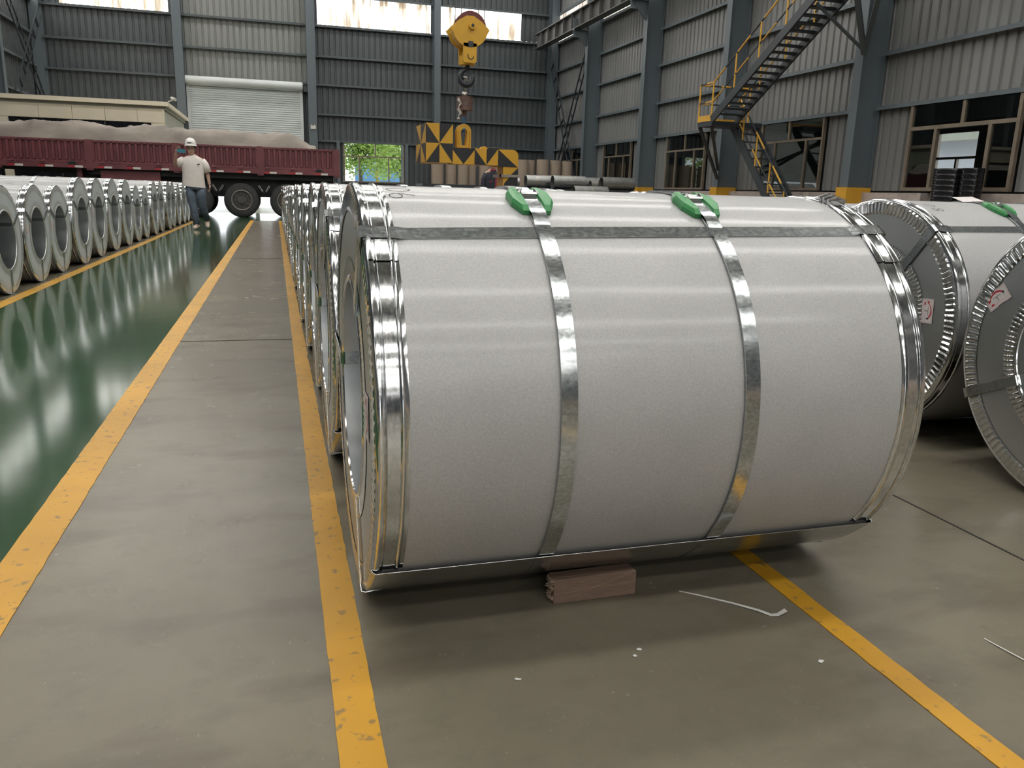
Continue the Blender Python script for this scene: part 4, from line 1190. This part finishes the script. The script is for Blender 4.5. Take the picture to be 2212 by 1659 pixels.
panel(mb, [(s1, A1), (s1, A1-0.04), (0.66, A0), (s2, A1-0.03), (s2, A1)], BK); panel(mb, [(s1, A1-0.04), (s1, A0), (0.66, A0)], YM); panel(mb, [(s2, A1-0.03), (0.66, A0), (s2, A0)], YM)
panel(mb, [(s2, A1), (s2, A0), (s3, A0)], BK); panel(mb, [(s2, A1), (s3, A0), (s3, A1)], YM)
panel(mb, [(s3, A1), (s3, A0), (s4, A1)], BK); panel(mb, [(s4, A1), (s3, A0), (s4, A0)], YM)
mb.build('upper_arm', ['hazard_yellow', 'hazard_black'], ch, fix=False)
mb = MB(); E0 = 1.385; E1 = 1.65
corner = [(s4, A0-0.02), (E1, A0-0.02)]+arc(E1-0.10, A1-0.10, 0.10, 0, 90, 6)+[(s4, A1)]
mb.prism(corner, 0.004, 0.42, YM)
panel(mb, [(s4+0.005, A1), (s4+0.005, A0-0.02), (E1-0.01, A0-0.02)], BK, 0.0)
mb.box((E0-0.005, 0.006, 0.35), (E1, 0.42, A0-0.02), YM)
panel(mb, [(E1, A0-0.03), (E1, 0.945), (E1-0.13, 0.945)], BK, 0.001)
panel(mb, [(E0+0.02, 0.80), (E0+0.11, 0.90), (E1, 0.90), (E1, 0.755), (E0+0.01, 0.755)], BK, 0.001)
panel(mb, [(E0, 0.75), (E0+0.06, 0.64), (E0, 0.64)], BK, 0.001)
panel(mb, [(E0, 0.60), (E1, 0.60), (E1, 0.45)], BK, 0.001)
mb.build('vertical_leg', ['hazard_yellow', 'hazard_black'], ch, fix=False)
mb = MB(); mb.box((0.10, 0.06, 0.22), (1.645, 0.36, 0.42)); mb.build('lower_arm', 'hazard_yellow', ch)
mb = MB(); mb.box((1.31, -0.03, 0.90), (1.66, -0.006, 0.945)); mb.box((1.31, -0.03, 0.90), (1.335, 0.44, 0.945)); mb.build('steel_band', 'bare_steel', ch)
# lifting lug: two plates with a slot
def lug(y0):
    mb = MB()
    outer = [(0.540, 1.36), (0.540, 1.64)]+arc(0.668, 1.64, 0.125, 180, 0, 10)+[(0.793, 1.64), (0.793, 1.36)]
    inner = [(0.632, 1.41), (0.612, 1.60)]+arc(0.668, 1.63, 0.056, 190, -10, 10)+[(0.724, 1.60), (0.704, 1.41)]
    n = len(outer); o = 0
    for y in (y0, y0+0.04):
        mb.v += [(x, y, z) for x, z in outer]+[(x, y, z) for x, z in inner]
    for i in range(n-1):
        mb.face((i, i+1, n+i+1, n+i)); mb.face((2*n+i, 3*n+i, 3*n+i+1, 2*n+i+1))
        mb.face((i, 2*n+i, 2*n+i+1, i+1)); mb.face((n+i, n+i+1, 3*n+i+1, 3*n+i))
    mb.face((0, n, 2*n-1, n-1)); mb.face((2*n, 3*n-1, 4*n-1, 3*n)); mb.face((n, 3*n, 4*n-1, 2*n-1))
    mb.box((0.56, y0-0.03, 1.36), (0.575, y0, 1.66), 0); mb.box((0.765, y0-0.03, 1.36), (0.78, y0, 1.66), 0)
    mb.build('lifting_lug', 'hazard_yellow', ch)
lug(0.02); lug(0.13)
mb = MB(); mb.prism([(0.98, 1.368), (1.0, 1.40), (1.05, 1.415), (1.09, 1.405), (1.12, 1.368)], 0.1, 0.2); mb.build('lamp_cover', 'hazard_yellow', ch)
mb = MB(); mb.tube([(1.12, 0.1, 1.375), (1.25, 0.12, 1.40), (1.33, 0.14, 1.39), (1.42, 0.2, 1.375)], 0.012, 6); mb.build('cable', 'hook_black', ch)

# ------------------------------------------------------------------ cardboard cores, steel sleeves, strapping rolls
pf = MB(); pf.box((6.0, 32.75, 0), (12.15, 34.2, 1.18)); pf.box((5.7, 32.66, 1.10), (12.24, 34.3, 1.21))
pf = pf.build('storage_platform', 'steel_dark'); tag(pf, 'dark steel platform under the standing cardboard cores', 'platform')
cards = [(6.37, 33.0, .25), (6.93, 33.05, .23), (7.42, 33.0, .23), (7.83, 33.25, .22), (8.36, 33.0, .25), (8.92, 33.1, .25), (9.45, 33.3, .24), (9.98, 33.0, .24), (10.42, 33.4, .22), (10.86, 33.0, .26), (11.42, 33.0, .24), (11.93, 33.0, .24)]
WORD = ['leftmost standing cardboard core under the C-hook', 'second standing cardboard core from the left', 'third standing cardboard core from the left', 'fourth standing cardboard core from the left, set back', 'fifth standing cardboard core, left of the worker', 'cardboard core standing behind the worker', 'cardboard core behind the C-hook leg', 'cardboard core just right of the C-hook leg', 'cardboard core set back, second right of the C-hook leg', 'wide cardboard core, third right of the C-hook leg', 'cardboard core next to the last one at right', 'rightmost standing cardboard core by the column']
for (x, yy, r0), w in zip(cards, WORD):
    t = thing('cardboard_core', w, 'cardboard core', (x, yy, 1.21), 0, 'standing cardboard cores')
    m_ = MB(); n = 28; h = 1.10+0.02*math.sin(x*3)
    rg = lambda q, z: [(q*math.cos(2*PI*k/n), q*math.sin(2*PI*k/n), z) for k in range(n)]
    m_.rings([rg(r0, 0), rg(r0, h), rg(r0*0.82, h), rg(r0*0.82, 0.01)], cap0=False, cap1=False)
    m_.build('tube_wall', 'card', t, True, angle=40)
pf = MB(); pf.box((6.9, 23.75, 0), (11.0, 25.2, 1.098)); tag(pf.build('storage_rack', 'steel_dark'), 'low dark rack carrying the grey steel sleeves', 'rack')
pf = MB(); pf.box((8.3, 22.9, 0), (10.1, 23.7, 0.819)); tag(pf.build('storage_rack', 'steel_dark'), 'lower dark rack before the sleeves', 'rack')
def sleeve(x0, x1, yy, zc, r0, lab):
    t = thing('steel_sleeve', lab, 'sleeve', (x0, yy, zc-r0), 0, 'steel sleeves on the rack')
    m_ = MB(); n = 32
    rg = lambda x, q: [(x, q*math.cos(2*PI*k/n), r0+q*math.sin(2*PI*k/n)) for k in range(n)]
    m_.rings([rg(0, r0*0.94), rg(0, r0), rg(x1-x0, r0), rg(x1-x0, r0*0.94), rg(0.0, r0*0.94)], cap0=False, cap1=False)
    m_.build('sleeve_wall', 'sleeve', t, True, angle=40)
    m_ = MB(); c = (x1-x0)*0.5; m_.rings([rg(c, r0+0.001), rg(c+0.001, r0+0.004), rg(c+0.04, r0+0.004), rg(c+0.041, r0+0.001)], cap0=False, cap1=False)
    m_.build('band', 'bare_steel', t, True, angle=40)
sleeve(7.36, 7.95, 24.0, 1.292, .19, 'leftmost grey sleeve on the rack, next to the C-hook leg')
sleeve(7.02, 7.20, 24.2, 1.252, .15, 'short small sleeve half behind the C-hook leg')
sleeve(8.05, 9.05, 24.55, 1.302, .20, 'grey sleeve behind the first long one')
sleeve(8.23, 9.28, 24.0, 1.302, .20, 'long grey sleeve in the middle of the rack')
sleeve(9.32, 10.1, 24.5, 1.292, .19, 'grey sleeve behind the gap in the rack')
sleeve(9.85, 10.95, 24.0, 1.302, .20, 'rightmost long grey sleeve on the rack')
sleeve(9.50, 9.72, 24.05, 1.242, .14, 'short pale sleeve between the long ones')
sleeve(8.70, 9.80, 23.4, 1.0125, .19, 'long grey sleeve lower in front of the others')

ts = MB(); ts.box((12.0, 11.98, 0), (12.66, 13.3, 0.90)); tag(ts.build('timber_stand', 'steel_dark'), 'dark stand under the black strapping rolls in the doorway', 'stand')
n = 28
first = None
for si, (yy, r0, nr) in enumerate(((12.68, 0.30, 7), (12.17, 0.19, 7), (13.06, 0.07, 0))):
    for k in range(nr):
        m_ = MB()
        rg = lambda q, z: [(q*math.cos(2*PI*j/n), q*math.sin(2*PI*j/n), z) for j in range(n)]
        m_.rings([rg(r0*0.7, 0.0), rg(r0*0.985, 0.0), rg(r0, 0.012), rg(r0, 0.086), rg(r0*0.985, 0.098), rg(r0*0.7, 0.098)], cap0=False, cap1=False)
        o = m_.build('strapping_roll', 'black_gloss', None, True, loc=(12.32, yy, 0.905+k*0.1), angle=30)
        pos = ['lowest', 'second lowest', 'third lowest', 'middle', 'third from top', 'second from top', 'topmost'][k]
        tag(o, 'black glossy strapping roll, %s of the %s stack in the doorway' % (pos, 'wide left' if si == 0 else 'narrow right'), 'strapping roll', 'black strapping rolls in the doorway')

# ------------------------------------------------------------------ steel stair on the right wall
st = thing('steel_stair', 'dark steel stair with yellow and black handrails on the right wall', 'stair', (0, 0, 0))
def rail(pts, r0=0.022, seg=0.55, parent=st, name='handrail'):
    mb = MB(); k = 0
    for a, b in zip(pts[:-1], pts[1:]):
        a = Vector(a); b = Vector(b); L_ = (b-a).length; n = max(1, round(L_/seg))
        for i in range(n):
            mb.cyl(a+(b-a)*(i/n), a+(b-a)*((i+1)/n), r0, 6, k % 2); k += 1
    return mb.build(name, ['rail_yellow', 'steel_dark'], parent)
UX0, UX1 = 10.8, 11.5
LX0, LX1 = 11.62, 12.28
LZ = 2.87
mb = MB(); mb.box((UX0, 19.12, LZ-0.12), (LX1, 19.84, LZ)); mb.build('landing', 'steel_dark', st)
mb = MB(); mb.box((UX0-0.01, 19.14, LZ), (UX0, 19.84, LZ+0.15)); mb.build('toe_board', 'rail_yellow', st)
mb = MB(); mb.box((UX0, 19.83, LZ), (UX1+0.7, 19.84, LZ+0.12)); mb.build('toe_board', 'rail_yellow', st)
# upper flight towards the camera
ua = (19.14, LZ+0.02); ub = (14.6, LZ+0.02+(19.14-14.6)*0.566)
for x in (UX0, UX1):
    mb = MB(); mb.bar((x, ua[0], ua[1]), (x, ub[0], ub[1]), 0.05, 0.20); mb.build('stringer', 'steel_dark', st)
nt_ = 22
for i in range(1, nt_):
    yy = ua[0]+(ub[0]-ua[0])*i/nt_; zz = ua[1]+(ub[1]-ua[1])*i/nt_
    mb = MB(); mb.box((UX0+0.03, yy-0.11, zz), (UX1-0.03, yy+0.09, zz+0.03)); mb.build('tread', 'steel_dark', st)
for x, hgt in ((UX0, 0.92), (UX1, 0.92)):
    rail([(x, ua[0], ua[1]+hgt), (x, ub[0], ub[1]+hgt)]); rail([(x, ua[0], ua[1]+hgt*0.48), (x, ub[0], ub[1]+hgt*0.48)], 0.018)
    for i in range(1, 5):
        yy = ua[0]+(ub[0]-ua[0])*i/4.75; zz = ua[1]+(ub[1]-ua[1])*i/4.75
        mb = MB(); mb.cyl((x, yy, zz), (x, yy, zz+hgt), 0.022, 6); mb.build('rail_post', 'rail_yellow', st)
for yy in (19.16, 19.82):
    mb = MB(); mb.cyl((UX0, yy, LZ), (UX0, yy, LZ+0.94), 0.024, 6); mb.build('rail_post', 'rail_yellow', st)
mb = MB(); mb.cyl((LX1, 19.82, LZ), (LX1, 19.82, LZ+0.94), 0.024, 6); mb.build('rail_post', 'rail_yellow', st)
rail([(UX0, 19.16, LZ+0.93), (UX0, 19.82, LZ+0.93), (LX1, 19.82, LZ+0.93)], seg=0.3); rail([(UX0, 19.16, LZ+0.47), (UX0, 19.82, LZ+0.47), (LX1, 19.82, LZ+0.47)], 0.018, 0.3)
# lower flight down to the floor
la = (19.45, LZ-0.08); lb = (16.62, 0.02)
for x in (LX0, LX1):
    mb = MB(); mb.bar((x, la[0], la[1]), (x, lb[0], lb[1]), 0.05, 0.22); mb.build('stringer', 'steel_dark', st)
for i in range(1, 13):
    yy = la[0]+(lb[0]-la[0])*i/13; zz = la[1]+(lb[1]-la[1])*i/13
    mb = MB(); mb.box((LX0+0.03, yy-0.11, zz), (LX1-0.03, yy+0.09, zz+0.03)); mb.build('tread', 'steel_dark', st)
rail([(LX0, 19.15, la[1]+0.62), (LX0, lb[0], lb[1]+0.88)], seg=0.62); rail([(LX0, 19.35, la[1]+0.25), (LX0, lb[0], lb[1]+0.42)], 0.018, 0.62)
for yy in (18.93, 18.25, 17.58, 16.9):
    zz = la[1]+(lb[1]-la[1])*(la[0]-yy)/(la[0]-lb[0])
    mb = MB(); mb.cyl((LX0, yy, zz), (LX0, yy, zz+0.86), 0.022, 6); mb.build('rail_post', 'rail_yellow', st)
# landing braces to the column, upper platform with knee braces
for yy in (19.2, 19.8):
    mb = MB(); mb.bar((UX0+0.05, yy, LZ-0.12), (12.30, 21.2, 1.75 if yy < 19.5 else 1.5), 0.07, 0.07); mb.build('knee_brace', 'steel_dark', st)
ZP = ub[1]+0.1
mb = MB(); mb.box((UX0-0.05, 13.3, ZP-0.14), (12.33, 14.65, ZP)); mb.build('upper_platform', 'steel_dark', st)
for yy in (14.5, 13.5):
    mb = MB(); mb.bar((UX0+0.2, yy, ZP-0.14), (12.34, 15.58, 4.08), 0.10, 0.10); mb.build('knee_brace', 'steel_paint', st)
mb = MB(); mb.bar((UX0+0.1, 15.4, ub[1]-0.55), (12.34, 15.62, 4.15), 0.05, 0.05); mb.build('knee_brace', 'steel_paint', st)

# ------------------------------------------------------------------ people
def skin_body(name, verts, edges, radii, mat, parent, root=0, sub=2):
    me = bpy.data.meshes.new(name); me.from_pydata(verts, edges, [])
    o = bpy.data.objects.new(name, me); COL.objects.link(o)
    sk = o.modifiers.new('skin', 'SKIN'); sk.use_smooth_shade = True
    if not me.skin_vertices: me.skin_vertices.new()
    for i, r0 in enumerate(radii):
        v = me.skin_vertices[0].data[i]
        v.radius = r0 if isinstance(r0, tuple) else (r0, r0)
        v.use_root = (i == root)
    sb = o.modifiers.new('sub', 'SUBSURF'); sb.levels = sub; sb.render_levels = sub
    dg = bpy.context.evaluated_depsgraph_get(); ev = o.evaluated_get(dg)
    m2 = bpy.data.meshes.new_from_object(ev)
    o.modifiers.clear(); o.data = m2
    bpy.data.meshes.remove(me)
    m2.materials.clear(); m2.materials.append(MAT[mat])
    m2.polygons.foreach_set('use_smooth', [True]*len(m2.polygons))
    o.parent = parent
    return o

def ell(cx, cy, z, rx, ry, n=20, tilt=0.0):
    return [(cx+rx*math.cos(2*PI*k/n), cy+ry*math.sin(2*PI*k/n), z+tilt*math.cos(2*PI*k/n)) for k in range(n)]

def fingers(mb, wrist, direc, side, curl, scale=1.0):
    """palm and five tapered fingers; direc: from wrist to knuckles, side: across the palm towards the thumb"""
    w = Vector(wrist); d = Vector(direc).normalized(); s = Vector(side).normalized(); c = Vector(curl).normalized()
    kn = w+d*0.085*scale
    mb.rings([[tuple(w+s*a*0.028+c*b*0.016) for a, b in ((-1, -1), (1, -1), (1, 1), (-1, 1))], [tuple(w+d*0.05+s*a*0.042+c*b*0.016) for a, b in ((-1, -1), (1, -1), (1, 1), (-1, 1))], [tuple(kn+s*a*0.040+c*b*0.012) for a, b in ((-1, -1), (1, -1), (1, 1), (-1, 1))]])
    for i, l in enumerate((0.072, 0.082, 0.077, 0.060)):
        b = kn+s*(0.030-i*0.020)-d*0.01
        mb.tube([b, b+d*l*0.5+c*0.008, b+d*l*0.8+c*0.026, b+d*l*0.92+c*0.045], [0.0095, 0.009, 0.008, 0.006], 7)
    b = w+d*0.03+s*0.030
    mb.tube([b, b+s*0.028+d*0.03+c*0.008, b+s*0.032+d*0.060+c*0.02], [0.012, 0.010, 0.007], 7)

def head_parts(t, c, sk='skin', helmet=True):
    """face features on a head centred at c, looking along -Y"""
    cx, cy, cz = c
    mb = MB()
    rows = [(-0.115, 0.030, 0.035, -0.030), (-0.10, 0.046, 0.055, -0.020), (-0.06, 0.062, 0.075, -0.008), (-0.02, 0.070, 0.086, 0.0), (0.03, 0.073, 0.092, 0.004), (0.07, 0.070, 0.090, 0.008), (0.10, 0.055, 0.070, 0.012), (0.118, 0.025, 0.032, 0.014)]
    mb.rings([ell(cx, cy+oy, cz+z, rx, ry, 20) for z, rx, ry, oy in rows])
    mb.add([(cx-0.009, cy-0.083, cz+0.012), (cx+0.009, cy-0.083, cz+0.012), (cx, cy-0.108, cz-0.028), (cx-0.016, cy-0.080, cz-0.034), (cx+0.016, cy-0.080, cz-0.034)], [(0, 1, 2), (0, 2, 3), (1, 4, 2), (3, 2, 4)])
    for s in (-1, 1):
        mb.rings([ell(cx+s*0.072, cy+0.01, cz-0.025, 0.006, 0.012, 8), ell(cx+s*0.082, cy+0.014, cz+0.0, 0.007, 0.02, 8), ell(cx+s*0.078, cy+0.014, cz+0.026, 0.006, 0.014, 8)])
    h = mb.build('head', sk, t, True)
    for s in (-1, 1):
        q = MB(); q.rings([ell(cx+s*0.030, cy-0.081, cz+0.010-0.006, 0.003, 0.004, 8), ell(cx+s*0.030, cy-0.083, cz+0.010, 0.012, 0.005, 8), ell(cx+s*0.030, cy-0.081, cz+0.010+0.006, 0.003, 0.004, 8)]); q.build('eye', 'hair', h, True)
        q = MB(); q.tube([(cx+s*0.012, cy-0.086, cz+0.026), (cx+s*0.03, cy-0.086, cz+0.031), (cx+s*0.05, cy-0.074, cz+0.026)], 0.0035, 5); q.build('eyebrow', 'hair', h)
    q = MB(); q.tube([(cx-0.022, cy-0.076, cz-0.062), (cx, cy-0.083, cz-0.060), (cx+0.022, cy-0.076, cz-0.062)], [0.003, 0.006, 0.003], 6); q.build('mouth', 'jacket_red', h)
    q = MB()
    q.rings([ell(cx, cy+0.018, cz+z, rx, ry, 18) for z, rx, ry in ((-0.02, 0.066, 0.08), (0.02, 0.079, 0.092), (0.06, 0.080, 0.095), (0.10, 0.064, 0.08), (0.128, 0.028, 0.035))]); q.build('hair', 'hair', t, True)
    q = MB()
    for s in (-1, 1):
        pts = [(cx+s*(0.031+0.021*math.cos(2*PI*k/12)), cy-0.094, cz+0.010+0.015*math.sin(2*PI*k/12)) for k in range(13)]; q.tube(pts, 0.002, 5)
        q.tube([(cx+s*0.052, cy-0.094, cz+0.014), (cx+s*0.080, cy-0.03, cz+0.014), (cx+s*0.083, cy+0.01, cz+0.012)], 0.002, 5)
    q.tube([(cx-0.010, cy-0.096, cz+0.012), (cx+0.010, cy-0.096, cz+0.012)], 0.002, 5); q.build('glasses', 'hair', t)
    return h

def visitor():
    t = thing('person', 'man in white hard hat, white T-shirt and jeans walking with a raised phone', 'person', (-1.64, 18.47, 0))
    V = [(0.02, 0.0, 0.88), (0.015, 0, 1.08), (0.01, 0, 1.30), (0.012, 0.0, 1.46), (0.01, -0.012, 1.56),
         (-0.19, 0.0, 1.43), (-0.345, -0.06, 1.29), (-0.285, -0.24, 1.50), (-0.272, -0.27, 1.55),
         (0.215, 0, 1.42), (0.285, 0.03, 1.15), (0.315, -0.02, 0.92),
         (-0.085, 0, 0.83), (-0.03, -0.07, 0.46), (0.02, -0.10, 0.10), (0.01, -0.20, 0.05),
         (0.125, 0.02, 0.83), (0.145, -0.03, 0.50), (0.20, 0.27, 0.19), (0.21, 0.20, 0.07)]
    Ed = [(0, 1), (1, 2), (2, 3), (3, 4), (3, 5), (5, 6), (6, 7), (7, 8), (3, 9), (9, 10), (10, 11), (0, 12), (12, 13), (13, 14), (14, 15), (0, 16), (16, 17), (17, 18), (18, 19)]
    Ra = [(0.10, 0.065), (0.11, 0.075), (0.12, 0.075), (0.075, 0.055), 0.05, 0.05, 0.043, 0.032, 0.028, 0.05, 0.043, 0.030, 0.062, 0.05, 0.042, 0.035, 0.062, 0.05, 0.042, 0.035]
    body = skin_body('body', V, Ed, Ra, 'skin', t)
    q = MB(); fingers(q, (-0.275, -0.26, 1.535), (0.45, -0.35, 0.9), (0.8, 0.2, -0.4), (0.3, -0.8, 0.2))
    q.build('hand', 'skin', t, True)
    q = MB(); fingers(q, (0.316, -0.02, 0.93), (0.05, -0.08, -1), (0.1, -1, 0), (-1, 0, 0)); q.build('hand', 'skin', t, True)
    head_parts(t, (-0.012, -0.02, 1.635))
    # T-shirt
    q = MB()
    q.rings([ell(0.0, 0, 0.875, 0.228, 0.135, 24, -0.02), ell(0.0, 0, 0.92, 0.226, 0.138, 24, -0.015), ell(0.003, 0, 1.10, 0.215, 0.132, 24), ell(0.006, 0, 1.28, 0.222, 0.138, 24), ell(0.008, 0, 1.38, 0.235, 0.125, 24), ell(0.01, 0, 1.45, 0.20, 0.10, 24), ell(0.01, 0, 1.495, 0.12, 0.08, 24), ell(0.01, -0.005, 1.515, 0.075, 0.066, 24)], cap0=False, cap1=False)
    q.tube([(-0.16, 0, 1.425), (-0.24, -0.02, 1.37), (-0.30, -0.045, 1.31)], [0.075, 0.078, 0.074], 14)
    q.tube([(0.18, 0, 1.42), (0.245, 0.01, 1.33), (0.29, 0.02, 1.18)], [0.075, 0.080, 0.076], 14)
    s = q.build('t_shirt', 'tshirt', t, True)
    q = MB()
    for (a, b, c2, d) in ((0.098, 1.33, 0.118, 1.346), (0.122, 1.325, 0.150, 1.35), (0.124, 1.318, 0.146, 1.322)): q.box((a, -0.137, b), (c2, -0.128, d))
    q.build('chest_print', 'black_print', s)
    # jeans
    q = MB()
    q.rings([ell(0.02, 0, 0.95, 0.175, 0.115, 20), ell(0.02, 0, 0.86, 0.185, 0.12, 20), ell(0.02, 0, 0.815, 0.18, 0.115, 20)])
    q.tube([(-0.085, 0, 0.84), (-0.06, -0.03, 0.66), (-0.03, -0.07, 0.46), (-0.005, -0.08, 0.28), (0.02, -0.09, 0.10)], [0.098, 0.092, 0.080, 0.074, 0.068], 16)
    q.tube([(0.125, 0.01, 0.84), (0.135, -0.02, 0.68), (0.145, -0.03, 0.50), (0.17, 0.12, 0.34), (0.20, 0.26, 0.20)], [0.098, 0.094, 0.084, 0.076, 0.066], 16)
    q.build('jeans', 'denim', t, True)
    for (hx, hy, hz, tx, ty, tz) in ((0.03, -0.06, 0.055, -0.03, -0.27, 0.035), (0.195, 0.30, 0.13, 0.215, 0.10, 0.036)):
        q = MB(); a = Vector((hx, hy, hz)); b = Vector((tx, ty, tz))
        q.tube([a+Vector((0, 0.03, 0.01)), a+Vector((0, 0, 0.02)), a.lerp(b, 0.35)+Vector((0, 0, 0.012)), a.lerp(b, 0.8), b], [0.03, 0.05, 0.048, 0.042, 0.022], 12, flat=(0.85, 1.0))
        q.build('shoe', 'shoe', t, True)
    # hard hat
    hx, hy, hz = -0.012, -0.015, 1.705
    q = MB(); q.rings([ell(hx, hy, hz, 0.128, 0.155, 24), ell(hx, hy, hz+0.012, 0.122, 0.148, 24), ell(hx, hy, hz+0.018, 0.110, 0.128, 24), ell(hx, hy, hz+0.07, 0.108, 0.124, 24), ell(hx, hy, hz+0.12, 0.088, 0.10, 24), ell(hx, hy, hz+0.150, 0.055, 0.062, 24), ell(hx, hy, hz+0.163, 0.018, 0.02, 24)])
    q.tube([(hx, hy-0.11, hz+0.085), (hx, hy-0.06, hz+0.155), (hx, hy+0.06, hz+0.155), (hx, hy+0.11, hz+0.085)], 0.014, 8)
    hat = q.build('hard_hat', 'helmet', t, True, angle=45)
    q = MB(); q.box((hx-0.048, hy-0.132, hz+0.048), (hx+0.028, hy-0.112, hz+0.066)); q.build('hat_print', 'black_print', hat)
    ph = MB()
    ph.rings([[(-0.075, y, -0.034), (0.075, y, -0.034), (0.078, y, 0), (0.075, y, 0.034), (-0.075, y, 0.034), (-0.078, y, 0)] for y in (-0.005, 0.005)])
    o = ph.build('phone', 'phone', None, loc=(-1.64-0.17, 18.47-0.325, 1.585)); o.rotation_euler = (0, R(3), 0)
    tag(o, 'teal phone held up by the man in the white hard hat', 'phone')
    return t
visitor()

def worker():
    t = thing('person', 'worker in navy jacket with red trim standing behind the C-hook', 'person', (5.25, 20.0, 0))
    V = [(0, 0, 0.90), (0, 0, 1.10), (0, 0, 1.30), (0, 0, 1.44), (0.01, -0.01, 1.52), (-0.18, 0, 1.38), (-0.225, -0.03, 1.12), (-0.20, -0.10, 0.88), (0.18, 0, 1.38), (0.225, -0.02, 1.12), (0.20, -0.08, 0.88),
         (-0.09, 0, 0.84), (-0.10, -0.02, 0.46), (-0.10, 0.02, 0.10), (-0.11, -0.08, 0.05), (0.09, 0, 0.84), (0.10, -0.02, 0.46), (0.10, 0.02, 0.10), (0.11, -0.08, 0.05)]
    Ed = [(0, 1), (1, 2), (2, 3), (3, 4), (3, 5), (5, 6), (6, 7), (3, 8), (8, 9), (9, 10), (0, 11), (11, 12), (12, 13), (13, 14), (0, 15), (15, 16), (16, 17), (17, 18)]
    Ra = [(0.14, 0.1), (0.14, 0.1), (0.15, 0.1), (0.1, 0.07), 0.05, 0.055, 0.042, 0.03, 0.055, 0.042, 0.03, 0.085, 0.058, 0.042, 0.035, 0.085, 0.058, 0.042, 0.035]
    skin_body('body', V, Ed, Ra, 'skin', t)
    for s in (-1, 1):
        q = MB(); fingers(q, (s*0.20, -0.10, 0.89), (0, -0.1, -1), (0, -1, 0), (-s, 0, 0)); q.build('hand', 'skin', t, True)
    head_parts(t, (0.01, -0.02, 1.62))
    q = MB(); q.rings([ell(0, 0, 0.80, 0.20, 0.14, 20), ell(0, 0, 1.0, 0.20, 0.14, 20), ell(0, 0, 1.25, 0.205, 0.14, 20), ell(0, 0, 1.38, 0.20, 0.115, 20), ell(0, 0, 1.46, 0.12, 0.085, 20), ell(0, 0, 1.50, 0.075, 0.07, 20)], cap1=False)
    for s in (-1, 1): q.tube([(s*0.15, 0, 1.38), (s*0.215, -0.01, 1.24), (s*0.235, -0.03, 1.10), (s*0.205, -0.10, 0.90)], [0.075, 0.07, 0.062, 0.052], 12)
    j = q.build('jacket', 'jacket', t, True)
    q = MB(); q.tube([(-0.07, -0.05, 1.47), (-0.02, -0.078, 1.47), (0.04, -0.075, 1.48), (0.07, -0.04, 1.50)], 0.02, 6); q.build('collar', 'jacket_red', j)
    q = MB(); q.box((0.055, -0.146, 0.86), (0.085, -0.135, 1.30)); q.bar((-0.10, -0.142, 1.18), (-0.02, -0.145, 1.21), 0.012, 0.02, (0, 0, 1)); q.build('red_trim', 'jacket_red', j)
    q = MB(); q.rings([ell(0, 0, 0.95, 0.16, 0.11, 16), ell(0, 0, 0.78, 0.18, 0.125, 16)])
    for s in (-1, 1): q.tube([(s*0.09, 0, 0.84), (s*0.10, -0.02, 0.46), (s*0.10, 0.02, 0.08)], [0.10, 0.082, 0.07], 12)
    q.build('trousers', 'jacket', t, True)
    for s in (-1, 1):
        q = MB(); q.tube([(s*0.10, 0.07, 0.05), (s*0.105, 0.02, 0.06), (s*0.11, -0.10, 0.045), (s*0.115, -0.17, 0.035)], [0.03, 0.048, 0.045, 0.025], 10, flat=(0.85, 1)); q.build('shoe', 'hair', t, True)
    return t
worker()
